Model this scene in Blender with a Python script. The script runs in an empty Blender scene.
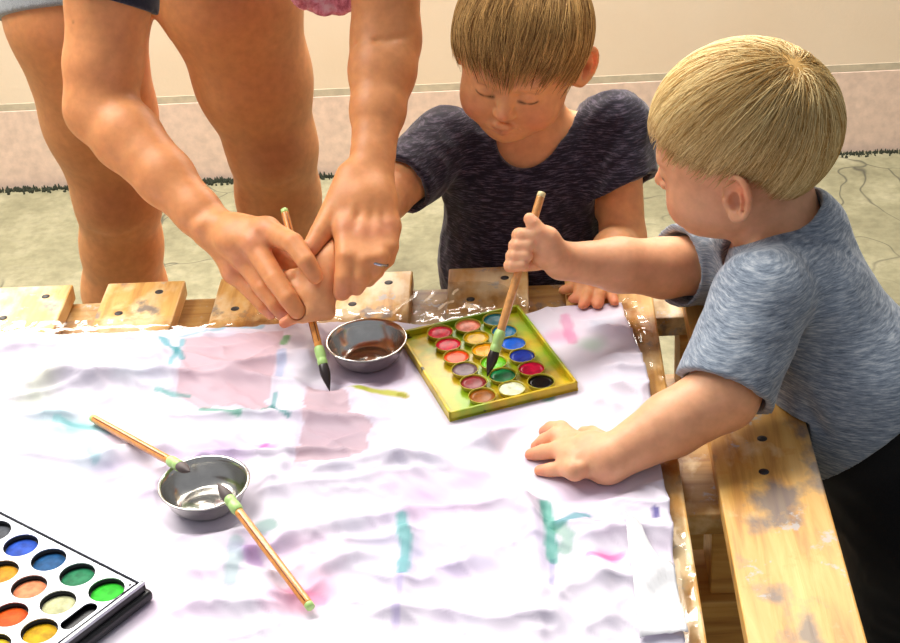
import bpy, math, random
import numpy as np
from math import sin, cos, pi, radians
from mathutils import Matrix, Vector

random.seed(4)
RNG = np.random.default_rng(11)
SC = bpy.context.scene
COL = SC.collection
RES = 1.0                      # body mesh cell multiplier (1 = final)

# ------------------------------------------------------------------ camera, world, light, exposure
F = 1650.0
PITCH, YAW, ROLL = radians(31.0), radians(3.6), radians(4.1)
CZ = 1.38
T = 0.54                       # height of the table top
fw = np.array([-sin(YAW) * cos(PITCH), cos(YAW) * cos(PITCH), -sin(PITCH)])
rt = np.array([cos(YAW), sin(YAW), 0.0])
up = np.cross(rt, fw)
rt, up = rt * cos(ROLL) - up * sin(ROLL), up * cos(ROLL) + rt * sin(ROLL)
CAM = np.array([0, 0, CZ])
cd = bpy.data.cameras.new('camera')
cam = bpy.data.objects.new('camera', cd)
COL.objects.link(cam)
cd.sensor_width = 36.0
cd.lens = 36.0 * F / 900.0
cam.matrix_world = Matrix(((rt[0], up[0], -fw[0], 0), (rt[1], up[1], -fw[1], 0), (rt[2], up[2], -fw[2], CZ), (0, 0, 0, 1)))
SC.camera = cam

world = bpy.data.worlds.new('world')
SC.world = world
world.use_nodes = True
wn = world.node_tree
wb = wn.nodes['Background']
wb.inputs['Color'].default_value = (0.90, 0.92, 1.0, 1)
wb.inputs['Strength'].default_value = 0.30


def area(name, loc, target, sx, sy, power, color):
    ld = bpy.data.lights.new(name, 'AREA')
    ld.shape = 'RECTANGLE'
    ld.size, ld.size_y, ld.energy, ld.color = sx, sy, power, color
    o = bpy.data.objects.new(name, ld)
    COL.objects.link(o)
    o.location = loc
    o.rotation_euler = (Vector(target) - Vector(loc)).to_track_quat('-Z', 'Y').to_euler()
    return o


area('skylight_lamp', (-0.60, 2.25, 2.35), (-0.35, 1.75, 0.3), 3.0, 0.9, 125, (1.0, 0.96, 0.90))
area('back_window_lamp', (-0.35, 2.80, 1.35), (-0.25, 1.2, 0.60), 2.2, 0.6, 40, (1.0, 0.97, 0.92))

vs = SC.view_settings
vs.view_transform = 'Standard'
vs.look = 'None'
vs.gamma = 1.0
vs.use_curve_mapping = False
vs.exposure = 0.30


# ------------------------------------------------------------------ points of the place along a line of sight
def ray(px, py):
    return fw + rt * (px - 450) / F - up * (py - 321.5) / F


def onz(px, py, z):
    d = ray(px, py)
    return CAM + d * (z - CZ) / d[2]


def ony(px, py, y):
    d = ray(px, py)
    return CAM + d * y / d[1]


def W(px, py, y):
    return ony(px, py, y)


def lin(c):
    c = np.asarray(c, float) / 255.0
    return np.where(c <= 0.04045, c / 12.92, ((c + 0.055) / 1.055) ** 2.4)


# ------------------------------------------------------------------ scene bookkeeping
def tag(o, label=None, cat=None, group=None, kind=None):
    if label: o['label'] = label
    if cat: o['category'] = cat
    if group: o['group'] = group
    if kind: o['kind'] = kind
    return o


def empty(name, loc, rz=0.0):
    o = bpy.data.objects.new(name, None)
    COL.objects.link(o)
    o.empty_display_size = 0.02
    o.location = loc
    o.rotation_euler = (0, 0, rz)
    return o


def world_of(o):
    m = Matrix.LocRotScale(o.location, o.rotation_euler, o.scale)
    return world_of(o.parent) @ m if o.parent else m


def obj(name, verts, faces, mat, parent=None, origin=None, smooth=True, local=False, colors=None):
    """One mesh object. verts are world coordinates, unless local: then they are in the parent's own frame."""
    v = np.asarray(verts, dtype=float).reshape(-1, 3)
    if parent is not None and not local:
        mi = np.array(world_of(parent).inverted())
        v = v @ mi[:3, :3].T + mi[:3, 3]
    org = np.zeros(3)
    if parent is None:
        org = np.asarray(origin if origin is not None else ((v[:, 0].min() + v[:, 0].max()) / 2, (v[:, 1].min() + v[:, 1].max()) / 2, v[:, 2].min()), float)
        v = v - org
    me = bpy.data.meshes.new(name)
    if isinstance(faces, np.ndarray):
        nf, k = faces.shape
        me.vertices.add(len(v))
        me.vertices.foreach_set('co', v.astype(np.float32).ravel())
        me.loops.add(nf * k)
        me.loops.foreach_set('vertex_index', faces.astype(np.int32).ravel())
        me.polygons.add(nf)
        me.polygons.foreach_set('loop_start', np.arange(0, nf * k, k, dtype=np.int32))
        me.update(calc_edges=True)
    else:
        me.from_pydata([tuple(p) for p in v], [], [tuple(f) for f in faces])
    me.polygons.foreach_set('use_smooth', np.full(len(me.polygons), bool(smooth)))
    if colors is not None:
        at = me.color_attributes.new('Col', 'FLOAT_COLOR', 'POINT')
        c4 = np.ones((len(v), 4), np.float32)
        c4[:, :3] = colors
        at.data.foreach_set('color', c4.ravel())
    me.update()
    if mat: me.materials.append(mat)
    o = bpy.data.objects.new(name, me)
    COL.objects.link(o)
    if parent is not None: o.parent = parent
    else: o.location = org
    return o


def bevel(o, w, seg=2):
    m = o.modifiers.new('bevel', 'BEVEL')
    m.width, m.segments, m.limit_method = w, seg, 'ANGLE'
    m.angle_limit = radians(40)
    return o


class MB:
    """collects simple shapes for one mesh"""
    def __init__(s): s.v, s.f = [], []

    def add(s, v, f):
        n = len(s.v)
        s.v += [tuple(p) for p in v]
        s.f += [tuple(i + n for i in q) for q in f]
        return s

    def box(s, c, size, rz=0.0, R=None):
        hx, hy, hz = (q / 2 for q in size)
        v = np.array([(x, y, z) for x in (-hx, hx) for y in (-hy, hy) for z in (-hz, hz)])
        if R is None: R = np.array([[cos(rz), -sin(rz), 0], [sin(rz), cos(rz), 0], [0, 0, 1]])
        v = v @ np.asarray(R).T + np.asarray(c)
        return s.add(v, [(0, 1, 3, 2), (4, 6, 7, 5), (0, 4, 5, 1), (2, 3, 7, 6), (0, 2, 6, 4), (1, 5, 7, 3)])

    def lathe(s, prof, a, b=None, n=32, cap=(True, True), squash=1.0, spin=0.0):
        """profile of (radius, height) about the axis a -> b (heights are metres along it)"""
        a = np.asarray(a, float)
        ax = np.array([0, 0, 1.0]) if b is None else (np.asarray(b, float) - a)
        ax = ax / np.linalg.norm(ax)
        h = np.array([1.0, 0, 0]) if abs(ax[0]) < 0.9 else np.array([0, 1.0, 0])
        e1 = np.cross(ax, h); e1 /= np.linalg.norm(e1)
        e2 = np.cross(ax, e1)
        v, f = [], []
        for (r, z) in prof:
            for k in range(n):
                t = 2 * pi * k / n + spin
                v.append(a + ax * z + e1 * cos(t) * r + e2 * sin(t) * r * squash)
        m = len(prof)
        for i in range(m - 1):
            for k in range(n):
                k2 = (k + 1) % n
                f.append((i * n + k, i * n + k2, (i + 1) * n + k2, (i + 1) * n + k))
        if cap[0]: f.append(tuple(range(n - 1, -1, -1)))
        if cap[1]: f.append(tuple((m - 1) * n + k for k in range(n)))
        return s.add(v, f)

    def build(s, name, mat, parent=None, **kw): return obj(name, s.v, s.f, mat, parent, **kw)


# ------------------------------------------------------------------ materials
def new_mat(name):
    m = bpy.data.materials.new(name)
    m.use_nodes = True
    nt = m.node_tree
    return m, nt, nt.nodes['Principled BSDF']


def N(nt, typ, **kw):
    n = nt.nodes.new(typ)
    for k, v in kw.items():
        if k in n.inputs.keys(): n.inputs[k].default_value = v
        else: setattr(n, k, v)
    return n


def ramp(nt, fac, stops):
    r = nt.nodes.new('ShaderNodeValToRGB')
    el = r.color_ramp.elements
    while len(el) > 1: el.remove(el[-1])
    el[0].position, el[0].color = stops[0][0], (*stops[0][1], 1)
    for p, c in stops[1:]:
        e = el.new(p)
        e.color = (*c, 1)
    nt.links.new(fac, r.inputs['Fac'])
    return r.outputs['Color']


def mix(nt, fac, a, b, mode='MIX'):
    n = nt.nodes.new('ShaderNodeMix')
    n.data_type = 'RGBA'
    n.blend_type = mode
    for sock, v in ((n.inputs[0], fac), (n.inputs[6], a), (n.inputs[7], b)):
        if isinstance(v, bpy.types.NodeSocket): nt.links.new(v, sock)
        elif isinstance(v, (int, float)): sock.default_value = v
        else: sock.default_value = (*v, 1)
    return n.outputs[2]


def noise(nt, scale, detail=4, stretch=(1, 1, 1), rot=(0, 0, 0), rough=0.55, dist=0.0):
    tc = nt.nodes.new('ShaderNodeTexCoord')
    mp = nt.nodes.new('ShaderNodeMapping')
    mp.inputs['Scale'].default_value = stretch
    mp.inputs['Rotation'].default_value = rot
    nt.links.new(tc.outputs['Object'], mp.inputs['Vector'])
    n = nt.nodes.new('ShaderNodeTexNoise')
    n.inputs['Scale'].default_value = scale
    n.inputs['Detail'].default_value = detail
    n.inputs['Roughness'].default_value = rough
    n.inputs['Distortion'].default_value = dist
    nt.links.new(mp.outputs['Vector'], n.inputs['Vector'])
    return n.outputs['Fac']


def bump(nt, b, height, strength, dist=0.002):
    n = nt.nodes.new('ShaderNodeBump')
    n.inputs['Strength'].default_value = strength
    n.inputs['Distance'].default_value = dist
    nt.links.new(height, n.inputs['Height'])
    nt.links.new(n.outputs['Normal'], b.inputs['Normal'])


def plain(name, rgb, rough=0.5, metal=0.0, coat=0.0, spec=0.5):
    m, nt, b = new_mat(name)
    f = noise(nt, 60, 3)
    c = lin(rgb)
    col = ramp(nt, f, [(0.3, tuple(c * 0.88)), (0.7, tuple(np.minimum(c * 1.1, 1)))])
    nt.links.new(col, b.inputs['Base Color'])
    b.inputs['Roughness'].default_value = rough
    b.inputs['Metallic'].default_value = metal
    b.inputs['Coat Weight'].default_value = coat
    b.inputs['Specular IOR Level'].default_value = spec
    return m


def attr_col(nt):
    a = nt.nodes.new('ShaderNodeAttribute')
    a.attribute_name = 'Col'
    return a.outputs['Color']


def skin_mat(name, sss):
    m, nt, b = new_mat(name)
    f = noise(nt, 90, 4)
    mot = ramp(nt, f, [(0.3, (0.9, 0.86, 0.84)), (0.7, (1.06, 1.05, 1.04))])
    nt.links.new(mix(nt, 1.0, attr_col(nt), mot, 'MULTIPLY'), b.inputs['Base Color'])
    b.inputs['Roughness'].default_value = 0.48
    b.inputs['Specular IOR Level'].default_value = 0.35
    b.inputs['Subsurface Weight'].default_value = sss
    b.inputs['Subsurface Radius'].default_value = (1.0, 0.32, 0.14)
    b.inputs['Subsurface Scale'].default_value = 0.014
    f2 = noise(nt, 700, 3)
    bump(nt, b, f2, 0.10, 0.0006)
    return m


def fabric_mat(name, dark, mid, light, stretch, rot=(0, 0, 0), scale=60, lo=0.38, hi=0.62):
    m, nt, b = new_mat(name)
    f = noise(nt, scale, 5, stretch, rot, 0.7, 0.15)
    col = ramp(nt, f, [(lo, tuple(lin(dark))), (0.5, tuple(lin(mid))), (hi, tuple(lin(light)))])
    nt.links.new(col, b.inputs['Base Color'])
    b.inputs['Roughness'].default_value = 0.9
    b.inputs['Specular IOR Level'].default_value = 0.15
    b.inputs['Sheen Weight'].default_value = 0.25
    f2 = noise(nt, 900, 2)
    bump(nt, b, f2, 0.25, 0.0006)
    return m


def wood_mat(name, along, stain=True, tone=1.0, dark=0.605, pale=0.46):
    m, nt, b = new_mat(name)
    st = (9, 0.8, 9) if along == 'y' else (0.8, 9, 9)
    g = noise(nt, 9, 6, st, dist=0.6)
    col = ramp(nt, g, [(0.25, tuple(np.array((0.42, 0.17, 0.035)) * tone)), (0.48, tuple(np.array((0.68, 0.36, 0.085)) * tone)), (0.75, tuple(np.array((0.82, 0.52, 0.17)) * tone))])
    if stain:
        w = noise(nt, 26, 5, (1, 0.6, 1))
        wm = ramp(nt, w, [(pale, (0, 0, 0)), (pale + 0.16, (0.8, 0.8, 0.8))])
        col = mix(nt, wm, col, (0.86, 0.70, 0.42))
        s = noise(nt, 14 if dark < 0.6 else 30, 6, (1, 0.7, 1), (0.3, 0.2, 0.5))
        sm = ramp(nt, s, [(dark, (0, 0, 0)), (dark + 0.08, (0.75, 0.75, 0.75))])
        col = mix(nt, sm, col, (0.09, 0.10, 0.13))
        o = noise(nt, 16, 6, (1, 1, 1), (0.9, 0.1, 0.2), 0.65)
        om = ramp(nt, o, [(0.58, (0, 0, 0)), (0.66, (0.7, 0.7, 0.7))])
        col = mix(nt, om, col, (0.62, 0.24, 0.03))
        q = noise(nt, 38, 5, (1, 1, 1), (0.2, 0.7, 1.3), 0.7)
        qm = ramp(nt, q, [(0.60, (0, 0, 0)), (0.66, (0.7, 0.7, 0.7))])
        col = mix(nt, qm, col, (0.42, 0.43, 0.44))
    nt.links.new(col, b.inputs['Base Color'])
    b.inputs['Roughness'].default_value = 0.42
    bump(nt, b, g, 0.25, 0.002)
    return m


M = {}
M['skin'] = skin_mat('adult_skin', 0.35)
M['skin_child'] = skin_mat('child_skin', 0.35)
M['wood_y'] = wood_mat('painted_wood', 'y')
M['wood_x'] = wood_mat('crosspiece_wood', 'x', True, 0.62, 0.60, 0.54)
M['wood_plank'] = wood_mat('smudged_plank_wood', 'y', True, 1.0, 0.565, 0.60)
M['wood_low'] = wood_mat('bare_wood', 'x', False, 0.9)
M['screw'] = plain('dark_screw', (38, 34, 34), 0.5)
M['navy_heather'] = fabric_mat('navy_heather_knit', (28, 24, 36), (36, 31, 46), (132, 120, 140), (9, 9, 90), scale=9, lo=0.4, hi=0.84)
M['blue_heather'] = fabric_mat('blue_grey_heather_knit', (80, 92, 108), (130, 141, 154), (186, 192, 198), (7, 7, 70), (0.0, -0.75, 0.0), scale=11, lo=0.30, hi=0.70)
M['black_cloth'] = fabric_mat('black_cotton', (9, 9, 11), (14, 14, 16), (22, 22, 25), (20, 20, 20))
M['dark_denim'] = fabric_mat('dark_cotton', (22, 22, 28), (30, 30, 38), (42, 42, 50), (20, 20, 20))
M['navy_cotton'] = fabric_mat('navy_cotton', (26, 28, 40), (36, 38, 52), (48, 50, 66), (20, 20, 20))
M['grey_shorts'] = fabric_mat('grey_jersey', (118, 122, 126), (146, 150, 152), (170, 174, 176), (20, 20, 20))
M['pink_print'] = fabric_mat('pink_print', (186, 96, 108), (228, 140, 152), (238, 190, 194), (6, 6, 6), scale=12)
M['steel'] = plain('polished_steel', (206, 203, 196), 0.20, 1.0)
M['silver'] = plain('ring_silver', (190, 190, 195), 0.25, 1.0)


def hair_mat(name):
    m, nt, b = new_mat(name)
    nt.links.new(attr_col(nt), b.inputs['Base Color'])
    b.inputs['Roughness'].default_value = 0.5
    b.inputs['Specular IOR Level'].default_value = 0.22
    return m


M['hair'] = hair_mat('hair_strands')


def wall_mat():
    m, nt, b = new_mat('cream_plaster')
    f = noise(nt, 3.0, 6)
    col = ramp(nt, f, [(0.3, tuple(lin((236, 212, 182)))), (0.7, tuple(lin((242, 222, 196))))])
    nt.links.new(col, b.inputs['Base Color'])
    b.inputs['Roughness'].default_value = 0.75
    f2 = noise(nt, 160, 4)
    bump(nt, b, f2, 0.15, 0.002)
    return m


def floor_mat():
    m, nt, b = new_mat('worn_concrete')
    f = noise(nt, 5, 8, rough=0.65)
    col = ramp(nt, f, [(0.3, tuple(lin((104, 99, 74)))), (0.5, tuple(lin((132, 127, 98)))), (0.7, tuple(lin((166, 159, 130))))])
    g = noise(nt, 60, 5)
    col = mix(nt, 0.5, col, ramp(nt, g, [(0.35, (0.62, 0.62, 0.6)), (0.6, (1, 1, 1))]), 'MULTIPLY')
    tc = nt.nodes.new('ShaderNodeTexCoord')
    dn = nt.nodes.new('ShaderNodeTexNoise'); dn.inputs['Scale'].default_value = 6
    nt.links.new(tc.outputs['Object'], dn.inputs['Vector'])
    mv = nt.nodes.new('ShaderNodeMix'); mv.data_type = 'VECTOR'; mv.inputs[0].default_value = 0.16
    nt.links.new(tc.outputs['Object'], mv.inputs[4]); nt.links.new(dn.outputs['Color'], mv.inputs[5])
    v = nt.nodes.new('ShaderNodeTexVoronoi'); v.feature = 'DISTANCE_TO_EDGE'; v.inputs['Scale'].default_value = 5.5
    nt.links.new(mv.outputs[1], v.inputs['Vector'])
    cr = ramp(nt, v.outputs['Distance'], [(0.0, (1, 1, 1)), (0.012, (0, 0, 0))])
    pm = noise(nt, 2.3, 3)
    pmm = ramp(nt, pm, [(0.45, (0, 0, 0)), (0.55, (1, 1, 1))])
    cr = mix(nt, 1.0, cr, pmm, 'MULTIPLY')
    col = mix(nt, cr, col, (0.06, 0.055, 0.035))
    nt.links.new(col, b.inputs['Base Color'])
    b.inputs['Roughness'].default_value = 0.7
    bump(nt, b, g, 0.3, 0.003)
    return m


M['wall'] = wall_mat()
M['floor'] = floor_mat()
M['plinth'] = plain('pink_plinth_paint', (234, 206, 186), 0.7)
M['ledge'] = plain('grey_ledge', (204, 190, 164), 0.85)
M['moss'] = plain('dark_moss', (40, 44, 28), 0.95)


def cloth_mat():
    m, nt, b = new_mat('painted_white_cotton')
    nt.links.new(attr_col(nt), b.inputs['Base Color'])
    b.inputs['Roughness'].default_value = 0.55
    b.inputs['Specular IOR Level'].default_value = 0.35
    f = noise(nt, 1100, 2)
    bump(nt, b, f, 0.2, 0.0005)
    return m


M['cloth'] = cloth_mat()


def film_mat():
    m, nt, b = new_mat('clear_plastic_film')
    nt.nodes.remove(b)
    out = nt.nodes['Material Output']
    tr = nt.nodes.new('ShaderNodeBsdfTransparent'); tr.inputs['Color'].default_value = (0.97, 0.97, 0.97, 1)
    gl = nt.nodes.new('ShaderNodeBsdfGlossy'); gl.inputs['Roughness'].default_value = 0.08
    fr = nt.nodes.new('ShaderNodeFresnel'); fr.inputs['IOR'].default_value = 1.5
    ad = nt.nodes.new('ShaderNodeMath'); ad.operation = 'MULTIPLY_ADD'; ad.inputs[1].default_value = 1.2; ad.inputs[2].default_value = 0.04
    nt.links.new(fr.outputs['Fac'], ad.inputs[0])
    mx = nt.nodes.new('ShaderNodeMixShader')
    nt.links.new(ad.outputs[0], mx.inputs['Fac'])
    nt.links.new(tr.outputs[0], mx.inputs[1]); nt.links.new(gl.outputs[0], mx.inputs[2])
    nt.links.new(mx.outputs[0], out.inputs['Surface'])
    return m


M['film'] = film_mat()


# ------------------------------------------------------------------ implicit surfaces for bodies and clothes
def unit(v):
    v = np.asarray(v, float)
    return v / np.linalg.norm(v)


class Sdf:
    def __init__(s): s.ops = []

    def _add(s, fn, lo, hi, mode, k):
        s.ops.append((fn, np.asarray(lo, np.float32) - k, np.asarray(hi, np.float32) + k, mode, np.float32(k)))
        return s

    def cone(s, a, b, ra, rb, k=0.01, mode='u'):
        a, b = np.asarray(a, np.float32), np.asarray(b, np.float32)
        ba = b - a
        L2 = np.float32(max(float(ba @ ba), 1e-12))
        ra, rb = np.float32(ra), np.float32(rb)

        def fn(P):
            pa = P - a
            h = np.clip((pa @ ba) / L2, 0, 1)
            d = pa - h[:, None] * ba
            return np.sqrt(np.einsum('ij,ij->i', d, d)) - (ra + (rb - ra) * h)
        return s._add(fn, np.minimum(a - ra, b - rb), np.maximum(a + ra, b + rb), mode, k)

    def chain(s, pts, rads, k=0.006, k0=None, mode='u'):
        for i in range(len(pts) - 1):
            s.cone(pts[i], pts[i + 1], rads[i], rads[i + 1], k if (i or k0 is None) else k0, mode)
        return s

    def ell(s, c, r, R=None, k=0.01, mode='u'):
        c, r = np.asarray(c, np.float32), np.asarray(r, np.float32)
        Rm = np.eye(3, dtype=np.float32) if R is None else np.asarray(R, np.float32)

        def fn(P):
            q = (P - c) @ Rm
            k0 = np.sqrt(((q / r) ** 2).sum(1))
            k1 = np.sqrt(((q / (r * r)) ** 2).sum(1))
            return np.where(k0 < 1e-5, -r.min(), k0 * (k0 - 1) / np.maximum(k1, 1e-6))
        e = np.sqrt(((Rm * r) ** 2).sum(1))
        return s._add(fn, c - e, c + e, mode, k)

    def join(s, other, k=0.0):
        us = [o for o in other.ops if o[3] == 'u']
        return s._add(lambda P: other.at(P, 0.02), np.min([o[1] for o in us], 0), np.max([o[2] for o in us], 0), 'u', k)

    def minus(s, other, gap, lo, hi):
        return s._add(lambda P: other.at(P, 0.02) - np.float32(gap), lo, hi, 's', 0.0)

    def minus_slab(s, xmax, z, lo, hi):
        return s._add(lambda P: np.maximum(P[:, 0] - np.float32(xmax), P[:, 2] - np.float32(z)), lo, hi, 's', 0.0)

    def half(s, p, n, lo, hi, mode='x', k=0.0):
        """cut away the side n points to, inside the box lo..hi"""
        p, n = np.asarray(p, np.float32), unit(n).astype(np.float32)
        return s._add(lambda P: -((P - p) @ n), lo, hi, 's', k)

    def crease(s, pts, w, amp):
        """pushes the surface in (amp > 0) or out along a polyline"""
        pts = np.asarray(pts, np.float32)

        def fn(P):
            best = np.full(len(P), 1e9, np.float32)
            if len(pts) == 1:
                best = ((P - pts[0]) ** 2).sum(1)
            for i in range(len(pts) - 1):
                ba = pts[i + 1] - pts[i]
                pa = P - pts[i]
                h = np.clip((pa @ ba) / max(float(ba @ ba), 1e-12), 0, 1)
                d = pa - h[:, None] * ba
                best = np.minimum(best, (d * d).sum(1))
            return np.float32(amp) * np.exp(-best / np.float32(w * w))
        return s._add(fn, pts.min(0) - 2.5 * w, pts.max(0) + 2.5 * w, 'd', 0.0)

    def warp(s, fn, lo, hi):
        return s._add(fn, lo, hi, 'd', 0.0)

    def combine(s, d, e, mode, k):
        if mode == 'd': return d + e
        if mode == 'u':
            if k <= 0: return np.minimum(d, e)
            h = np.clip(0.5 + 0.5 * (d - e) / k, 0, 1)
            return d + (e - d) * h - k * h * (1 - h)
        e = -e
        if k <= 0: return np.maximum(d, e)
        h = np.clip(0.5 - 0.5 * (d - e) / k, 0, 1)
        return d + (e - d) * h + k * h * (1 - h)

    def at(s, P, margin=0.0):
        P = np.asarray(P, np.float32)
        d = np.full(len(P), 1.0, np.float32)
        for fn, lo, hi, mode, k in s.ops:
            m = np.all((P >= lo - margin) & (P <= hi + margin), axis=1)
            if m.any(): d[m] = s.combine(d[m], fn(P[m]), mode, k)
        return d

    def mesh(s, h, B=20, lo=None, hi=None):
        h = h * RES
        us = [o for o in s.ops if o[3] == 'u']
        lo = np.min([o[1] for o in us], 0) - 2 * h
        hi = np.max([o[2] for o in us], 0) + 2 * h
        n = np.ceil((hi - lo) / h).astype(int)
        nb = -(-n // B)
        bi = np.stack(np.meshgrid(*[np.arange(q) for q in nb], indexing='ij'), -1).reshape(-1, 3)
        cen = lo + (bi + 0.5) * B * h
        half = B * h * 0.5
        rad = half * 1.7321
        dc = s.at(cen, rad * 1.1)
        keep = np.abs(dc) < rad * 1.7
        bi = bi[keep]
        ny, nz = int(n[1] + 2 * B), int(n[2] + 2 * B)
        st = np.array([ny * nz, nz, 1], np.int64)
        g = np.stack(np.meshgrid(*[np.arange(B + 1)] * 3, indexing='ij'), -1).reshape(-1, 3)
        corners = np.array([(a, b, c) for a in (0, 1) for b in (0, 1) for c in (0, 1)])
        edges = [(i, j) for i in range(8) for j in range(i + 1, 8) if np.abs(corners[i] - corners[j]).sum() == 1]
        VG, VP, QG = [], [], []
        for b in bi:
            base = b * B
            blo = lo + base * h
            bhi = blo + B * h
            ops = [o for o in s.ops if np.all(o[2] >= blo - 0.01) and np.all(o[1] <= bhi + 0.01)]
            if not ops: continue
            P = (blo + g * h).astype(np.float32)
            d = np.full(len(P), 1.0, np.float32)
            for fn, l, hh, mode, k in ops: d = s.combine(d, fn(P), mode, k) if mode != 'd' else d + fn(P)
            D = d.reshape(B + 1, B + 1, B + 1)
            I = D < 0
            if I.all() or not I.any(): continue
            cs = [I[c[0]:B + c[0], c[1]:B + c[1], c[2]:B + c[2]] for c in corners]
            cnt = sum(c.astype(np.int8) for c in cs)
            act = np.argwhere((cnt > 0) & (cnt < 8))
            if len(act):
                dv = np.stack([D[act[:, 0] + c[0], act[:, 1] + c[1], act[:, 2] + c[2]] for c in corners], 1)
                acc = np.zeros((len(act), 3)); num = np.zeros(len(act))
                for i, j in edges:
                    m = (dv[:, i] < 0) != (dv[:, j] < 0)
                    if not m.any(): continue
                    t = dv[m, i] / (dv[m, i] - dv[m, j])
                    acc[m] += corners[i] + t[:, None] * (corners[j] - corners[i])
                    num[m] += 1
                VP.append(blo + (act + acc / num[:, None]) * h)
                VG.append((act + base + 1) @ st)
            for a in range(3):
                e = np.eye(3, dtype=int)
                A0 = I[:B, :B, :B]
                sl = [slice(0, B)] * 3
                sl[a] = slice(1, B + 1)
                A1 = I[tuple(sl)]
                ch = np.argwhere(A0 != A1)
                if not len(ch): continue
                ins = A0[ch[:, 0], ch[:, 1], ch[:, 2]]
                b1, c1 = e[(a + 1) % 3], e[(a + 2) % 3]
                gq = (ch + base + 1) @ st
                q = np.stack([gq - b1 @ st - c1 @ st, gq - c1 @ st, gq, gq - b1 @ st], 1)
                q[~ins] = q[~ins][:, ::-1]
                QG.append(q)
        VG = np.concatenate(VG); VP = np.concatenate(VP); QG = np.concatenate(QG)
        o = np.argsort(VG)
        VG, VP = VG[o], VP[o]
        ix = np.searchsorted(VG, QG)
        ix = np.minimum(ix, len(VG) - 1)
        ok = np.all(VG[ix] == QG, axis=1)
        return VP, ix[ok]


def fbm(P, f, seed=0, octv=3):
    """smooth pseudo-noise in -1..1 from warped sines"""
    r = np.random.default_rng(seed)
    out = np.zeros(len(P), np.float32)
    amp, tot = 1.0, 0.0
    Q = np.asarray(P, np.float32) * np.float32(f)
    for o in range(octv):
        v = 0
        for i in range(3):
            w = r.normal(0, 1, 3).astype(np.float32)
            w2 = r.normal(0, 1, 3).astype(np.float32)
            v = v + np.sin(Q @ w * 2.2 + np.float32(r.uniform(0, 6)) + 1.3 * np.sin(Q @ w2 * 1.7 + np.float32(r.uniform(0, 6))))
        out += amp * v / 3
        tot += amp
        amp *= 0.5
        Q = Q * 2.03
    return out / tot


def paint(P, base, spots):
    """skin colours, with painted shade in ear hollows and nostrils: spots = (centre or polyline, radius, colour, strength)"""
    c = np.tile(np.asarray(base, float), (len(P), 1))
    for pts, r, colr, k in spots:
        pts = np.asarray(pts, float).reshape(-1, 3)
        m = np.all((P > pts.min(0) - 3 * r) & (P < pts.max(0) + 3 * r), axis=1)
        if not m.any(): continue
        Q = P[m]
        best = ((Q - pts[0]) ** 2).sum(1)
        for i in range(len(pts) - 1):
            ba = pts[i + 1] - pts[i]
            pa = Q - pts[i]
            h = np.clip((pa @ ba) / max(float(ba @ ba), 1e-12), 0, 1)
            best = np.minimum(best, ((pa - h[:, None] * ba) ** 2).sum(1))
        w = (k * np.exp(-best / (r * r)))[:, None]
        c[m] = c[m] * (1 - w) + np.asarray(colr) * w
    return c


def rotm(a, b, c):
    Rx = np.array([[1, 0, 0], [0, cos(a), -sin(a)], [0, sin(a), cos(a)]])
    Ry = np.array([[cos(b), 0, sin(b)], [0, 1, 0], [-sin(b), 0, cos(b)]])
    Rz = np.array([[cos(c), -sin(c), 0], [sin(c), cos(c), 0], [0, 0, 1]])
    return Rz @ Rx @ Ry


# ------------------------------------------------------------------ the room
WY = 2.86
fl = MB().box((0, 1.5, -0.05), (7.0, 6.0, 0.1)).build('floor', M['floor'], smooth=False)
tag(fl, kind='structure')
wl = MB().box((0, WY + 0.0460, 1.4), (7.0, 0.1, 2.8)).build('wall_back', M['wall'], smooth=False)
tag(wl, kind='structure')
pl = MB().box((0, WY + 0.0145, 0.0815), (7.0, 0.04, 0.163)).build('baseboard_back', M['plinth'], smooth=False)
bevel(pl, 0.0008)
tag(pl, kind='structure')
lg = MB().box((0, WY + 0.0018, 0.1705), (7.0, 0.0130, 0.015)).build('trim_1', M['ledge'], smooth=False)
bevel(lg, 0.0006)
tag(lg, kind='structure')
# moss growing along the foot of the wall
mo = MB()
for i in range(5000):
    x = random.uniform(-1.6, 1.6)
    r = random.uniform(0.0010, 0.0036) * (1.0 if x < 0.2 else 0.7)
    mo.lathe([(r, -0.002), (r * 0.8, r * random.uniform(0.6, 1.5)), (r * 0.2, r * random.uniform(1.2, 3.5))], (x, WY - 0.009 - random.uniform(0, 0.010) * (1 if random.random() < .8 else 2), 0), n=5)
tag(mo.build('moss', M['moss']), 'dark moss growing along the foot of the cream wall', 'moss', kind='stuff')

# ------------------------------------------------------------------ the pallet table
table = empty('pallet_table', (-0.35, 1.06, 0.0))
tag(table, 'low wooden slatted table with paint-stained boards, partly under a white cloth', 'table')
TS = 0.018
PITCHX = 0.12
for k in range(-4, 6):
    x0 = -0.452 + PITCHX * k - (0.0 if k < 5 else 0.004)
    x1 = x0 + 0.0825 + (0.004 if k >= 4 else 0)
    y1 = 1.502 + random.uniform(-0.002, 0.002)
    s = MB().box(((x0 + x1) / 2, (y1 + 0.62) / 2, T - TS / 2), (x1 - x0, y1 - 0.62, TS))  .build('slat', M['wood_plank'] if k == 5 else M['wood_y'], table, smooth=False)
    bevel(s, 0.0018, 2)
    hole = [(x0 + 0.024, 1.437), (x1 - 0.024, 1.478)]
    if k == 5: hole = [(x0 + 0.045, 1.178), (x0 + 0.040, 1.130), (x0 + 0.03, 1.44)]
    for hx, hy in hole:
        sc = MB().lathe([(0.0044, 0), (0.0044, 0.0004), (0.0015, 0.0006)], (hx, hy, T - 0.0002), n=14).build('screw', M['screw'], s)
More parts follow.
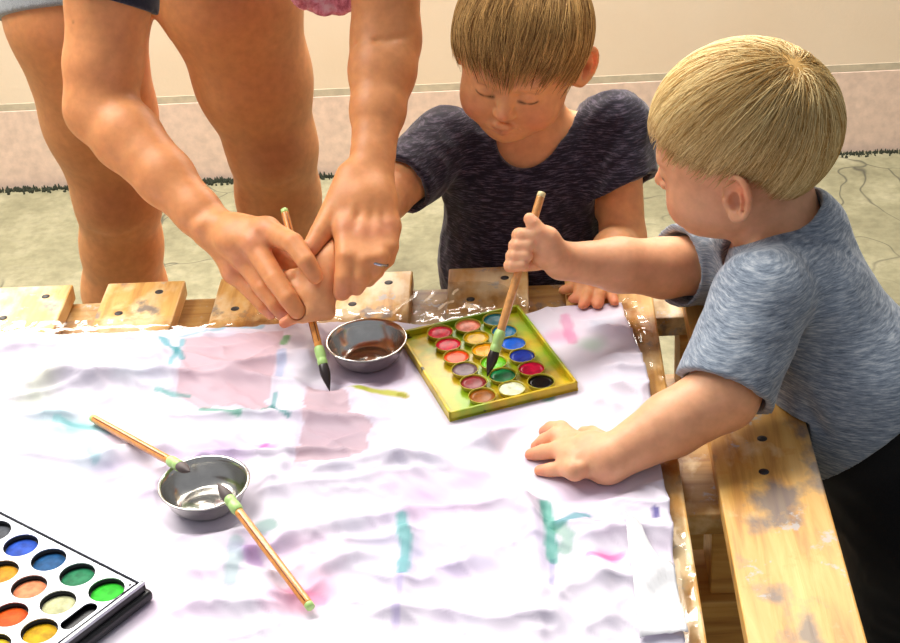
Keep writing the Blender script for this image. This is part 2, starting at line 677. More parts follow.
for (ya, yb) in ((1.416, 1.492), (1.098, 1.228), (0.70, 0.80)):
    c = MB().box((-0.35, (ya + yb) / 2, T - TS - 0.011), (1.156, yb - ya, 0.022)).build('crosspiece', M['wood_x'], table, smooth=False)
    bevel(c, 0.0015)
for (ya, yb) in ((1.395, 1.470), (1.105, 1.178), (0.70, 0.78)):
    c = MB().box((-0.35, (ya + yb) / 2, 0.411), (1.17, yb - ya, 0.018)).build('lower_board', M['wood_low'], table, smooth=False)
    bevel(c, 0.0015)
    for bx in (-0.885, -0.35, 0.185):
        b = MB().box((bx, (ya + yb) / 2 + 0.004, 0.46), (0.09, 0.06, 0.08)).build('spacer_block', M['wood_low'], table, smooth=False)
        bevel(b, 0.0015)
for lx in (-0.88, 0.18):
    for ly in (0.74, 1.432):
        b = MB().box((lx, ly, 0.201), (0.075, 0.06, 0.402)).build('leg', M['wood_low'], table, smooth=False)
        bevel(b, 0.002)


# ------------------------------------------------------------------ cloth on the table
def w2(pts): return np.array([onz(x, y, T)[:2] for x, y in pts])


def seg_d(X, Y, pts):
    best = np.full(X.shape, 1e9)
    along = np.zeros(X.shape)
    for i in range(max(len(pts) - 1, 1)):
        a = pts[i]
        b = pts[min(i + 1, len(pts) - 1)]
        ba = b - a
        h = np.clip(((X - a[0]) * ba[0] + (Y - a[1]) * ba[1]) / max(ba @ ba, 1e-12), 0, 1)
        d = np.hypot(X - a[0] - h * ba[0], Y - a[1] - h * ba[1])
        along = np.where(d < best, (i + h) / max(len(pts) - 1, 1), along)
        best = np.minimum(best, d)
    return best, along


def poly_d(X, Y, pts):
    """signed distance, negative inside"""
    d, _ = seg_d(X, Y, np.vstack([pts, pts[:1]]))
    ins = np.zeros(X.shape, bool)
    n = len(pts)
    for i in range(n):
        a, b = pts[i], pts[(i + 1) % n]
        c = ((a[1] > Y) != (b[1] > Y)) & (X < (b[0] - a[0]) * (Y - a[1]) / (b[1] - a[1] + 1e-12) + a[0])
        ins ^= c
    return np.where(ins, -d, d)


RIGHT = w2([(604, 296), (618, 306), (640, 360), (655, 430), (663, 480), (673, 560), (684, 643)])
RIGHT = np.vstack([RIGHT, [[0.085, 0.80], [0.08, 0.66]]])


def right_edge(y):
    o = np.argsort(RIGHT[:, 1])
    return np.interp(y, RIGHT[o, 1], RIGHT[o, 0])


FLAT = [(onz(367, 346, T + 0.02)[:2], 0.036, 0.02), (onz(205, 489, T + 0.02)[:2], 0.036, 0.02), (np.array((-0.0515, 1.308)), 0.100, 0.03),
        (np.array((-0.49, 0.98)), 0.185, 0.04), (onz(328, 388, T)[:2], 0.012, 0.02), (onz(312, 612, T)[:2], 0.012, 0.02), (onz(95, 422, T)[:2], 0.012, 0.02),
        (onz(296, 590, T)[:2], 0.006, 0.02), (onz(278, 565, T)[:2], 0.006, 0.02), (onz(262, 545, T)[:2], 0.004, 0.02),
        (onz(578, 460, T)[:2], 0.062, 0.02), (onz(592, 300, T)[:2], 0.040, 0.02)]
RIDGES = [(w2([(250, 472), (330, 478), (420, 468), (520, 486)]), 0.010, 0.007),
          (w2([(395, 395), (440, 430), (500, 455)]), 0.012, 0.006),
          (w2([(0, 372), (90, 392), (190, 376)]), 0.016, 0.008),
          (w2([(0, 402), (80, 388), (180, 398)]), 0.010, 0.006),
          (w2([(60, 480), (170, 455), (320, 452)]), 0.012, 0.005),
          (w2([(210, 580), (300, 545), (420, 520)]), 0.012, 0.008),
          (w2([(240, 620), (330, 575), (400, 560)]), 0.010, 0.006),
          (w2([(500, 470), (545, 500), (552, 540)]), 0.009, -0.006),
          (w2([(555, 505), (600, 495), (640, 500)]), 0.012, 0.008),
          (w2([(505, 490), (530, 520), (540, 600), (535, 650)]), 0.010, 0.006),
          (w2([(575, 520), (600, 580), (610, 650)]), 0.014, 0.006),
          (w2([(405, 500), (408, 560), (400, 650)]), 0.010, 0.004),
          (w2([(300, 440), (285, 470), (255, 520)]), 0.008, 0.003)]


def cloth_h(X, Y):
    P = np.stack([X.ravel(), Y.ravel(), np.zeros(X.size)], 1)
    a = fbm(P @ np.array([[.94, .34, 0], [-.34, .94, 0], [0, 0, 1]]) * np.array([1.0, 1.9, 1]), 4.6, 3, 3).reshape(X.shape)
    b = fbm(P @ np.array([[.90, -.42, 0], [.42, .90, 0], [0, 0, 1]]) * np.array([0.8, 1.5, 1]) + 3.1, 8.5, 5, 3).reshape(X.shape)
    c = fbm(P @ np.array([[.8, .6, 0], [-.6, .8, 0], [0, 0, 1]]) * np.array([0.8, 1.6, 1]) + 1.7, 17.0, 8, 3).reshape(X.shape)
    h = 0.0090 * (1 - np.abs(a)) ** 5 + 0.0050 * (1 - np.abs(b)) ** 6 + 0.0024 * (1 - np.abs(c)) ** 5 + 0.0004 * c
    for pts, w, amp in RIDGES:
        d, al = seg_d(X, Y, pts)
        h = h + 1.5 * amp * np.exp(-(d / (w * 0.8)) ** 2) * np.sin(pi * np.clip(al * 0.9 + 0.05, 0, 1)) * (0.8 + 0.4 * b)
    m = np.ones(X.shape)
    for c0, r, f in FLAT:
        d = np.hypot(X - c0[0], Y - c0[1])
        m = np.minimum(m, np.clip((d - r) / f, 0, 1))
    m = m * m * (3 - 2 * m)
    return T + 0.0038 + np.maximum(h, -0.001) * m


nx, ny = 400, 330
V0 = np.linspace(0, 1, ny)
U0 = np.linspace(0, 1, nx)
yb0 = 1.388
UU, VV = np.meshgrid(U0, V0)
YY = 0.70 + VV * (yb0 - 0.70)
XR = right_edge(YY + 0.0)
XX = -0.86 + UU * (XR + 0.86)
bk = np.clip((XX + 0.06) / 0.10, 0, 1)
YY = YY + VV ** 6 * (0.022 * bk * bk * (3 - 2 * bk) + 0.0025 * np.sin(XX * 17) + 0.0008 * np.sin(XX * 71 + 1))
XX = XX + UU ** 8 * (0.002 * np.sin(YY * 31) + 0.0006 * np.sin(YY * 140))
ZZ = cloth_h(XX, YY)
CP = np.stack([XX, YY, 0 * XX], -1).reshape(-1, 3)
n1 = fbm(CP, 22, 21, 3).reshape(XX.shape)
n2 = fbm(CP, 60, 22, 3).reshape(XX.shape)
n3 = fbm(CP, 9, 23, 2).reshape(XX.shape)
white = lin((214, 207, 220))
CC = np.tile(white, XX.shape + (1,))


def dye(mask, rgb):
    global CC
    mask = np.clip(mask, 0, 1)[..., None]
    CC = CC * (1 - mask) + CC * lin(rgb) / lin((255, 255, 255)) * mask


def sstep(a, b, x):
    t = np.clip((x - a) / (b - a), 0, 1)
    return t * t * (3 - 2 * t)


# broad pale washes
dye(0.55 * sstep(0.15, 0.6, n3), (246, 226, 242))
dye(0.5 * sstep(0.2, 0.7, -n3 + 0.3 * n1), (232, 240, 248))
for px, py, r, c, k in ((60, 440, 0.05, (176, 226, 222), .8), (95, 470, 0.03, (190, 228, 224), .6), (95, 432, .03, (150, 222, 214), .6), (45, 385, .035, (224, 236, 190), .7), (35, 410, .03, (216, 234, 196), .6),
                        (215, 460, .05, (226, 206, 238), .9), (100, 500, .06, (240, 218, 240), .6), (430, 505, .06, (246, 206, 232), .7), (470, 490, .03, (244, 200, 226), .6), (300, 600, .035, (250, 176, 206), .8),
                        (325, 560, .03, (246, 206, 230), .5), (255, 550, .03, (222, 196, 236), .7), (350, 360, .03, (232, 222, 236), .6), (245, 420, .03, (214, 232, 224), .6), (330, 440, .05, (220, 228, 238), .5),
                        (560, 340, .022, (246, 190, 214), .8), (592, 348, .020, (196, 236, 206), .8), (606, 330, .02, (206, 232, 236), .7), (608, 565, .014, (250, 170, 214), .8), (410, 570, .05, (226, 224, 246), .5),
                        (520, 560, .06, (232, 230, 248), .6), (470, 600, .06, (240, 226, 244), .5), (270, 455, .012, (236, 160, 222), .7), (140, 385, .03, (214, 238, 238), .6), (500, 430, .05, (232, 226, 238), .6)):
    c0 = onz(px, py, T)
    d = np.hypot(XX - c0[0], (YY - c0[1]) * 1.2)
    dye(k * sstep(1.2, 0.1, d / r + 0.55 * n1), c)
# wet see-through patches with straight board-edge sides and ragged ends; the last adds the far bowl's painted shadow
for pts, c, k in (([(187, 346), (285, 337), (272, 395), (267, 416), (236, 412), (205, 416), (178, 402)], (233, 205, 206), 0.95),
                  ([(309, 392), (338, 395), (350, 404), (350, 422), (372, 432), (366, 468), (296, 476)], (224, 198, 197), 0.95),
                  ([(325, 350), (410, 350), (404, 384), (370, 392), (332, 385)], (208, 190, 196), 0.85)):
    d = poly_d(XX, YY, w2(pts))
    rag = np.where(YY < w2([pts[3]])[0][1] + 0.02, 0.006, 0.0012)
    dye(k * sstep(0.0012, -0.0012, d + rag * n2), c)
    dye(0.35 * sstep(0.006, 0.0, np.abs(d - 0.003 + 0.004 * n2)), (230, 214, 226))
# strokes
for pts, w, c, k in (([(163, 345), (175, 358), (184, 368)], .004, (70, 200, 200), .8), ([(184, 348), (178, 362), (172, 372)], .003, (80, 205, 205), .7), ([(158, 398), (175, 401), (190, 402)], .003, (110, 206, 190), .8),
                     ([(180, 344), (230, 332), (262, 333)], .003, (150, 214, 224), .7), ([(203, 415), (222, 420), (240, 423)], .0035, (60, 190, 150), .75), ([(240, 421), (260, 418), (270, 414)], .002, (90, 200, 160), .6),
                     ([(272, 412), (280, 420), (290, 424)], .002, (60, 170, 160), .8), ([(276, 400), (274, 415)], .0025, (80, 190, 180), .7), ([(288, 345), (284, 352)], .0035, (100, 200, 90), .8), ([(284, 360), (280, 385)], .004, (160, 206, 240), .5),
                     ([(60, 428), (95, 432), (110, 440)], .004, (120, 214, 210), .6), ([(92, 455), (98, 470)], .004, (120, 205, 205), .5),
                     ([(403, 528), (407, 560), (404, 585)], .0050, (96, 204, 186), .85), ([(402, 590), (396, 643)], .003, (196, 186, 230), .6),
                     ([(546, 508), (551, 540), (553, 570)], .0048, (84, 196, 164), .9), ([(556, 536), (570, 527), (584, 524)], .0055, (104, 186, 184), .9), ([(560, 538), (568, 548), (566, 560)], .0055, (158, 206, 178), .85),
                     ([(553, 570), (552, 600)], .002, (196, 200, 226), .8), ([(590, 568), (612, 565), (622, 560)], .003, (250, 150, 206), .75), ([(568, 532), (600, 529)], .0012, (176, 160, 130), .7),
                     ([(238, 548), (236, 575), (232, 592)], .006, (150, 212, 196), .6), ([(262, 534), (270, 530)], .008, (140, 190, 170), .8), ([(250, 556), (256, 570)], .006, (206, 176, 226), .7),
                     ([(290, 596), (305, 600), (322, 606)], .005, (250, 150, 190), .55), ([(545, 392), (548, 402)], .006, (120, 196, 170), .8), ([(340, 397), (365, 396)], .0035, (226, 236, 190), .8), ([(360, 397), (385, 396), (403, 398)], .0045, (214, 222, 70), .95),
                     ([(400, 398), (406, 400)], .003, (200, 196, 40), .95), ([(268, 450), (262, 462)], .0025, (240, 130, 210), .7), ([(660, 340), (663, 420)], .003, (220, 220, 240), .4), ([(565, 320), (572, 345)], .005, (250, 140, 190), .6),
                     ([(655, 520), (656, 528)], .003, (60, 50, 150), .9)):
    d, al = seg_d(XX, YY, w2(pts))
    dye(1.0 * k * sstep(1.45, 0.6, d / w + 0.45 * n2 + 0.2 * n1), c)
idx = np.arange(nx * ny).reshape(ny, nx)
qs = np.stack([idx[:-1, :-1], idx[:-1, 1:], idx[1:, 1:], idx[1:, :-1]], -1).reshape(-1, 4)
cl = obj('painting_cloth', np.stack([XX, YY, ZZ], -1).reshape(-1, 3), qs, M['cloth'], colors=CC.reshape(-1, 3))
sm = cl.modifiers.new('thickness', 'SOLIDIFY'); sm.thickness = 0.0007; sm.offset = -1
tag(cl, 'wrinkled white cloth with pastel paint stains covering the wooden table', 'cloth')


def rest_z(x, y, r):
    """highest point of the cloth under a round footprint"""
    g = np.linspace(-r, r, 15)
    gx, gy = np.meshgrid(g, g)
    return float(cloth_h(x + gx, y + gy)[np.hypot(gx, gy) <= r].max())


def cz(x, y): return float(cloth_h(np.array([[x]]), np.array([[y]]))[0, 0])


# clear plastic film under the cloth, showing along its back and right edges
fx, fy = 210, 170
UU2, VV2 = np.meshgrid(np.linspace(0, 1, fx), np.linspace(0, 1, fy))
Y2 = 0.78 + VV2 * (1.418 - 0.78)
X2 = -0.66 + UU2 * (right_edge(Y2) + 0.015 + 0.66)
P2 = np.stack([X2, Y2, 0 * X2], -1).reshape(-1, 3)
g1 = fbm(P2, 40, 31, 3).reshape(X2.shape); g2 = fbm(P2, 16, 32, 2).reshape(X2.shape)
X2 = X2 + UU2 ** 12 * 0.008 * g2
bx = np.exp(-((X2 + 0.075) / 0.055) ** 4)
Y2 = Y2 + VV2 ** 10 * (0.005 * g2 + 0.048 * bx)
over = np.maximum(sstep(0.001, 0.010, X2 - right_edge(np.minimum(Y2, 1.41)) - 0.003), sstep(0.001, 0.008, Y2 - np.where(X2 > -0.09, np.where(X2 > -0.03, 1.414, 1.397), 1.394)))
edge = over
hang = sstep(0.1045, 0.112, X2)
Z2 = T + 0.0006 + edge * (0.0022 + 0.0035 * (1 - np.abs(g1)) ** 2) + 0.0004 * np.abs(g2) - 0.0015 * hang
ix2 = np.arange(fx * fy).reshape(fy, fx)
q2 = np.stack([ix2[:-1, :-1], ix2[:-1, 1:], ix2[1:, 1:], ix2[1:, :-1]], -1).reshape(-1, 4)
film = obj('plastic_film', np.stack([X2, Y2, Z2], -1).reshape(-1, 3), q2, M['film'])
tag(film, 'crinkled clear plastic film showing along the right edge of the white cloth', 'plastic film')
M['flap'] = plain('glare_white_film', (238, 238, 240), 0.18, 0.0, 0.6)  # white colour stands in for glare on the clear film
pa, pb, pc, pd = (onz(x, y, T) for x, y in ((624, 524), (674, 585), (688, 650), (640, 650)))
fm = MB()
nf = 16
gv = []
for i in range(nf + 1):
    for j in range(nf + 1):
        u, v = i / nf, j / nf
        p = (pa * (1 - u) + pb * u) * (1 - v) + (pd * (1 - u) + pc * u) * v
        if v < 0.5: p = p * 1.0
        z = rest_z(p[0], p[1], 0.006) + 0.0016 + 0.003 * u * v * abs(sin(u * 7 + v * 5))
        gv.append((p[0], p[1], z))
gf = [(i * (nf + 1) + j, i * (nf + 1) + j + 1, (i + 1) * (nf + 1) + j + 1, (i + 1) * (nf + 1) + j) for i in range(nf) for j in range(nf)]
fo = obj('folded_corner', gv, gf, M['flap'], film)
sm = fo.modifiers.new('thickness', 'SOLIDIFY'); sm.thickness = 0.0006; sm.offset = 1
fo['label'] = 'folded flap of the film, its glare coloured white'


# ------------------------------------------------------------------ steel bowls
def bowl(px, py, label):
    c = onz(px, py, T + 0.02)
    z0 = rest_z(c[0], c[1], 0.026) + 0.0002
    r = 0.0385
    prof = [(0.021, 0.0), (0.024, 0.0006), (0.0315, 0.008), (0.0355, 0.0185), (0.0368, 0.0214), (0.0385, 0.0222), (0.0388, 0.0232), (0.0378, 0.0238), (0.0360, 0.0228),
            (0.0345, 0.0190), (0.0305, 0.0088), (0.0235, 0.0022), (0.0195, 0.0018), (0.0185, 0.0026), (0.0001, 0.0028)]
    o = MB().lathe(prof, (c[0], c[1], z0), n=64, cap=(True, False)).build('water_bowl', M['steel'])
    return tag(o, label, 'bowl', 'steel water bowls')


bowl_far = bowl(367, 346, 'small steel bowl standing alone beside the yellow paint tray')
bowl_near = bowl(205, 489, 'small steel bowl with two brushes resting on its rim')

# ------------------------------------------------------------------ yellow watercolour tray
M['tray'] = None
m, nt, b = new_mat('yellow_tray_plastic')
f = noise(nt, 40, 4)
f2 = noise(nt, 18, 3, (1, 1, 1), (0.4, 0.3, 0.1))
col = ramp(nt, f, [(0.35, tuple(lin((172, 142, 10)))), (0.65, tuple(lin((216, 184, 22))))])
col = mix(nt, ramp(nt, f2, [(0.42, (0, 0, 0)), (0.56, (0.85, 0.85, 0.85))]), col, tuple(lin((120, 166, 18))))
f3 = noise(nt, 34, 3, (1, 1, 1), (1.4, 0.3, 0.7))
col = mix(nt, ramp(nt, f3, [(0.66, (0, 0, 0)), (0.69, (1, 1, 1))]), col, tuple(lin((60, 50, 20))))
nt.links.new(col, b.inputs['Base Color'])
b.inputs['Roughness'].default_value = 0.3
M['tray'] = m
M['pan_rim'] = plain('pan_rim_plastic', (176, 160, 22), 0.35)
M['gouache'] = None


def paint_mat(name, rgb, rough=0.22):
    m, nt, b = new_mat(name)
    f = noise(nt, 130, 3)
    c = lin(rgb) ** 1.15
    b.inputs['Specular IOR Level'].default_value = 0.13
    nt.links.new(ramp(nt, f, [(0.35, tuple(c * 0.7)), (0.65, tuple(np.minimum(c * 1.2, 1)))]), b.inputs['Base Color'])
    b.inputs['Roughness'].default_value = rough
    return m


TA = radians(20.3)
tc = np.array((-0.0515, 1.3080))
tz = rest_z(tc[0], tc[1], 0.098) + 0.0002
tray = empty('watercolor_tray', (tc[0], tc[1], tz), TA)
tag(tray, 'yellow watercolor tray with eighteen wet round paints on the white cloth', 'paint tray')
tw, tl = 0.124, 0.153


def loc_build(mb, name, mat, parent, **kw): return obj(name, mb.v, mb.f, mat, parent, local=True, **kw)


b0 = loc_build(MB().box((0, 0, 0.0015), (tw, tl, 0.003)), 'base', M['tray'], tray, smooth=False)
rm = MB()
hw = 0.0095
for sx, sy, lx, ly in ((-1, 0, 0.003, tl), (1, 0, 0.003, tl), (0, -1, tw, 0.003), (0, 1, tw, 0.003)):
    rm.box((sx * (tw / 2 - 0.0015), sy * (tl / 2 - 0.0015), hw / 2), (lx, ly, hw))
bevel(loc_build(rm, 'rim', M['tray'], tray, smooth=False), 0.0008)
COLS = [[(222, 60, 80), (226, 40, 70), (238, 92, 40), (120, 96, 104), (134, 44, 48), (150, 92, 30)],
        [(232, 138, 108), (222, 178, 20), (234, 160, 16), (110, 186, 30), (30, 140, 84), (236, 238, 206)],
        [(20, 106, 116), (24, 116, 158), (30, 100, 200), (30, 58, 150), (226, 30, 84), (16, 14, 18)]]
NAMES = [['red', 'bright red', 'orange', 'grey purple', 'maroon', 'brown'], ['salmon pink', 'yellow', 'amber', 'leaf green', 'emerald', 'white'], ['teal', 'blue green', 'blue', 'dark blue', 'pink red', 'black']]
for j in range(3):
    for i in range(6):
        lx, ly = (j - 1) * 0.0285 + 0.004, (2.5 - i) * 0.0241 + 0.0005
        r = 0.0129
        p = loc_build(MB().lathe([(r * 0.86, 0.003), (r * 0.95, 0.0065), (r, 0.0085), (r * 0.96, 0.0088), (r * 0.925, 0.0074), (r * 0.91, 0.0058)], (lx, ly, 0), n=36, cap=(True, True)), 'paint_pan', M['pan_rim'], tray)
        q = loc_build(MB().lathe([(r * 0.92, 0.0060), (r * 0.91, 0.0070), (r * 0.6, 0.0066), (0.0002, 0.0063)], (lx, ly, 0), n=32, cap=(False, True)), 'paint', paint_mat('paint_' + NAMES[j][i].replace(' ', '_'), COLS[j][i]), p, )
        q['label'] = NAMES[j][i] + ' paint'

# ------------------------------------------------------------------ black and silver paint box
bc = np.array((-0.313, 0.984))
Ux = np.array((-0.815, 0.580)); Vx = np.array((-0.580, -0.815))
Ux /= np.linalg.norm(Ux); Vx /= np.linalg.norm(Vx)
pz = rest_z(-0.43, 0.985, 0.12) + 0.0003
BL, BW, BH = 0.262, 0.140, 0.017
pal_o = np.array((*(bc + Ux * BL / 2 + Vx * BW / 2), pz))
pal = empty('paint_box', tuple(pal_o), math.atan2(Ux[1], Ux[0]))
tag(pal, 'black paint box with silver insert and dry round paints at cloth corner', 'paint box')
# local frame: +x along U, +y = U rotated left = along -V or V
yl = np.array((-Ux[1], Ux[0]))
sg = 1.0 if yl @ Vx > 0 else -1.0


def pl_(u, v): return (u - BL / 2, sg * (v - BW / 2))


M['black_plastic'] = plain('black_plastic', (22, 22, 24), 0.35)
M['silver_tray'] = plain('silver_insert', (184, 186, 194), 0.38, 0.5)
tb = loc_build(MB().box((0, 0, 0.005), (BL + 0.008, BW + 0.008, 0.010)), 'tray_base', M['black_plastic'], pal, smooth=False)
bevel(tb, 0.004, 3)
tu = loc_build(MB().box((0, 0, 0.0115), (BL, BW, 0.004)), 'tray_wall', M['black_plastic'], pal, smooth=False)
bevel(tu, 0.0015, 2)
wells = []
for rr, (u0, v0) in enumerate(((0.0190, 0.0225), (0.0400, 0.0535), (0.0270, 0.0835), (0.044, 0.1145))):
    k = 0
    while u0 + 0.0336 * k < BL - 0.018:
        wells.append((u0 + 0.0336 * k, v0, rr, k)); k += 1
# insert plate: a flat sheet pierced by round openings (grid of cells around each opening)
ins = MB()


def plate(mb, z, holes, slot, x0, x1, y0, y1, r):
    """top sheet with openings, made of triangles between each opening and its cell"""
    import bmesh
    bm = bmesh.new()
    outer = [bm.verts.new((x, y, z)) for x, y in ((x0, y0), (x1, y0), (x1, y1), (x0, y1))]
    es = [bm.edges.new((outer[i], outer[(i + 1) % 4])) for i in range(4)]
    for (cx, cy, cr, sx) in holes:
        n = 28
        if sx == 0:
            ring = [bm.verts.new((cx + cr * cos(2 * pi * k / n), cy + cr * sin(2 * pi * k / n), z)) for k in range(n)]
        else:
            ring = []
            for k in range(n):
                t = 2 * pi * k / n
                ring.append(bm.verts.new((cx + cr * cos(t), cy + cr * sin(t) + (sx if sin(t) > 0 else -sx), z)))
        es += [bm.edges.new((ring[i], ring[(i + 1) % n])) for i in range(n)]
    bmesh.ops.triangle_fill(bm, use_beauty=True, use_dissolve=False, edges=es)
    bm.verts.index_update()
    v = [tuple(p.co) for p in bm.verts]
    f = [tuple(p.index for p in q.verts) for q in bm.faces]
    bm.free()
    mb.add(v, f)


WR = 0.0142
holes = [(*pl_(u, v), WR, 0) for u, v, r_, k in wells]
slc = pl_(0.0140, 0.0555)
holes.append((slc[0], slc[1], 0.0062, 0.0105))
plate(ins, 0.0178, holes, None, -BL / 2 + 0.0052, BL / 2 - 0.0052, -BW / 2 + 0.0048, BW / 2 - 0.0048, WR)
io = loc_build(ins, 'silver_insert', M['silver_tray'], pal, smooth=False)
sm = io.modifiers.new('thickness', 'SOLIDIFY'); sm.thickness = 0.0011; sm.offset = 0
sk_ = MB()
for sx, sy, lx, ly in ((-1, 0, 0.0025, BW), (1, 0, 0.0025, BW), (0, -1, BL, 0.0025), (0, 1, BL, 0.0025)):
    sk_.box((sx * (BL / 2 - 0.00125), sy * (BW / 2 - 0.00125), 0.0146), (lx, ly, 0.0066))
loc_build(sk_, 'side_wall', M['black_plastic'], pal, smooth=False)
PC = [[(64, 196, 60), (50, 130, 92), (36, 92, 138), (52, 92, 186), (96, 98, 104), (60, 50, 110), (120, 40, 90)],
      [(196, 196, 156), (228, 146, 106), (206, 150, 40), (150, 100, 50), (90, 60, 40), (70, 50, 40)],
      [(206, 164, 24), (226, 96, 30), (200, 60, 40), (190, 40, 70), (150, 40, 60), (120, 50, 90), (90, 40, 60)],
      [(230, 200, 60), (230, 120, 40), (210, 60, 50), (120, 60, 50), (160, 60, 60), (120, 50, 90)]]
PN = [['bright green', 'green', 'steel blue', 'blue', 'grey', 'violet', 'plum'], ['cream', 'salmon', 'ochre', 'tan', 'brown', 'umber'], ['gold', 'orange', 'brick red', 'crimson', 'wine', 'purple', 'plum'], ['yellow', 'pumpkin', 'red', 'russet', 'rose', 'mauve']]
for u, v, r_, k in wells:
    x, y = pl_(u, v)
    loc_build(MB().lathe([(WR + 0.0006, 0.0130), (WR + 0.0006, 0.0174), (WR, 0.0174), (WR, 0.0130)], (x, y, 0), n=32, cap=(False, False)), 'well', M['black_plastic'], pal)
    q = loc_build(MB().lathe([(WR - 0.0002, 0.0130), (WR - 0.0012, 0.0136), (WR * 0.5, 0.0140), (0.0002, 0.0141)], (x, y, 0), n=32, cap=(True, True)), 'paint_cake', paint_mat('cake_%d_%d' % (r_, k), PC[r_][k % 6], 0.6), pal)
    q['label'] = 'dry ' + PN[r_][k % 6] + ' paint cake'
lip = MB()
for sx, sy, lx, ly in ((-1, 0, 0.003, BW), (1, 0, 0.003, BW), (0, -1, BL, 0.003), (0, 1, BL, 0.003)):
    lip.box((sx * (BL / 2 - 0.0012), sy * (BW / 2 - 0.0012), 0.0178), (lx, ly, 0.0030))
bevel(loc_build(lip, 'rim', M['silver_tray'], pal, smooth=False), 0.0006)
cs = loc_build(MB().lathe([(0.0011, 0.0182), (0.0011, 0.0186)], (*pl_(0.0075, 0.0085), 0), n=12), 'rivet', M['screw'], pal)


# ------------------------------------------------------------------ brushes
def wood_brush(name, rgb, axis):
    m, nt, b = new_mat(name)
    f = noise(nt, 200, 3)
    c = lin(rgb)
    nt.links.new(ramp(nt, f, [(0.35, tuple(c * 0.85)), (0.65, tuple(np.minimum(c * 1.15, 1)))]), b.inputs['Base Color'])
    b.inputs['Roughness'].default_value = 0.28
    b.inputs['Coat Weight'].default_value = 0.4
    return m


M['handle'] = wood_brush('varnished_handle', (226, 150, 66), 'x')
M['handle_stripe'] = plain('brown_stripe', (140, 72, 24), 0.4)
M['green_collar'] = plain('pale_green_collar', (176, 214, 128), 0.35)
M['bristle_grey'] = plain('grey_bristle', (92, 80, 78), 0.6)
M['bristle_dark'] = plain('dark_wet_bristle', (36, 24, 22), 0.35)


def brush(tip, end, label, r=0.0038, bl=0.024, wet=True, bend=(0, 0, 0), flat=1.0, stripes=3, collar=0.015, handle=None, cap=None):
    tip, end = np.asarray(tip, float), np.asarray(end, float)
    L = np.linalg.norm(end - tip)
    ax = (end - tip) / L
    root = empty('paintbrush', tuple(end))
    tag(root, label, 'paintbrush', 'green-collared paintbrushes')
    h0 = bl + collar - 0.003
    hm = MB().lathe([(r * 0.92, h0), (r, h0 + 0.006), (r * 1.02, L * 0.6), (r * 0.98, L - 0.006), (r * 0.95, L - 0.0045)], tip, end, n=20, squash=flat).build('handle', handle or M['handle'], root)
    h = np.array([1.0, 0, 0]) if abs(ax[0]) < 0.9 else np.array([0, 1.0, 0])
    e1 = np.cross(ax, h); e1 /= np.linalg.norm(e1)
    e2 = np.cross(ax, e1)
    for k in range(stripes):
        t = 2 * pi * k / stripes + 0.4
        p = e1 * cos(t) * r * 0.93 + e2 * sin(t) * r * 0.93 * flat
        MB().lathe([(0.0005, h0 + 0.008), (0.0007, h0 + 0.02), (0.0007, L - 0.014), (0.0005, L - 0.0065)], tip + p, end + p, n=8).build('stripe', M['handle_stripe'], hm)
    MB().lathe([(r * 0.95, L - 0.005), (r * 1.0, L - 0.004), (r * 0.94, L - 0.0006), (r * 0.7, L)], tip, end, n=20, squash=flat).build('end_cap', cap or M['green_collar'], root)
    rc = r * 1.32
    MB().lathe([(r * 1.05, bl - 0.002), (rc * 0.95, bl - 0.001), (rc, bl + 0.003), (rc * 0.9, bl + 0.0045), (rc * 0.9, bl + 0.0055), (rc, bl + 0.007), (rc * 1.02, bl + collar - 0.003), (rc * 0.9, bl + collar), (r, bl + collar + 0.0008)], tip, end, n=24, squash=flat).build('collar', M['green_collar'], root)
    # bristles: a bent tapering tuft
    bend = np.asarray(bend, float)
    st = []
    nseg = 9
    for i in range(nseg + 1):
        t = i / nseg
        c = tip + ax * bl * (1 - t) * 1.0 + bend * (t ** 2)
        rr = r * (1.0 + 0.28 * sin(pi * min(t * 1.25, 1))) * (1 - t ** 2.4) + 0.0003
        st.append((c, rr))
    v, f = [], []
    n = 16
    for c, rr in st:
        for k in range(n):
            t = 2 * pi * k / n
            wob = 1 + 0.06 * sin(k * 5.3)
            v.append(c + (e1 * cos(t) + e2 * sin(t) * flat) * rr * wob)
    for i in range(nseg):
        for k in range(n):
            k2 = (k + 1) % n
            f.append((i * n + k, (i + 1) * n + k, (i + 1) * n + k2, i * n + k2))
    f.append(tuple(range(n))); f.append(tuple(nseg * n + k for k in range(n - 1, -1, -1)))
    obj('bristles', v, f, M['bristle_dark'] if wet else M['bristle_grey'], root)
    return root


# the two resting on the near bowl: over its rim, handle end on the cloth
def rest(px0, py0, pxe, pye, rim_at, label, bl):
    e = onz(pxe, pye, T + 0.006)
    e[2] = rest_z(e[0], e[1], 0.012) + 0.0048
    q = onz(*rim_at, T + 0.0340)
    d = unit(q - e)
    # the line from the handle end over the rim point
    Lq = np.linalg.norm(q - e)
    t = ony(px0, py0, (q + d * 0.03)[1])
    L = Lq + np.linalg.norm(onz(px0, py0, q[2]) - q)
    return brush(e + d * L, e, label, bl=bl, wet=False)


rest(198, 471, 93, 421, (176, 464), 'paintbrush with pale handle leaning on the bowl rim from behind left', 0.018)
rest(217, 489, 312, 613, (236, 508), 'paintbrush in front of the bowl, handle pointing to the pink stain', 0.022)


# ------------------------------------------------------------------ people
class Head:
    def __init__(h, M_, pos, s, tall=0.0, short=0.0):
        h.M, h.p, h.s, h.tall, h.short = M_, np.asarray(pos, float), s, tall, short
        h.flare, h.earx = (24, 24), (0, 0)
        h.cc = (0, 0.010 - short / 2, 0.020 + tall)
        h.cr = np.array((0.068, 0.083 - short / 2, 0.068))

    def __call__(h, *q): return h.p + h.M @ (np.asarray(q, float) * h.s)

    def loc(h, P): return ((np.asarray(P, float) - h.p) @ h.M) / h.s


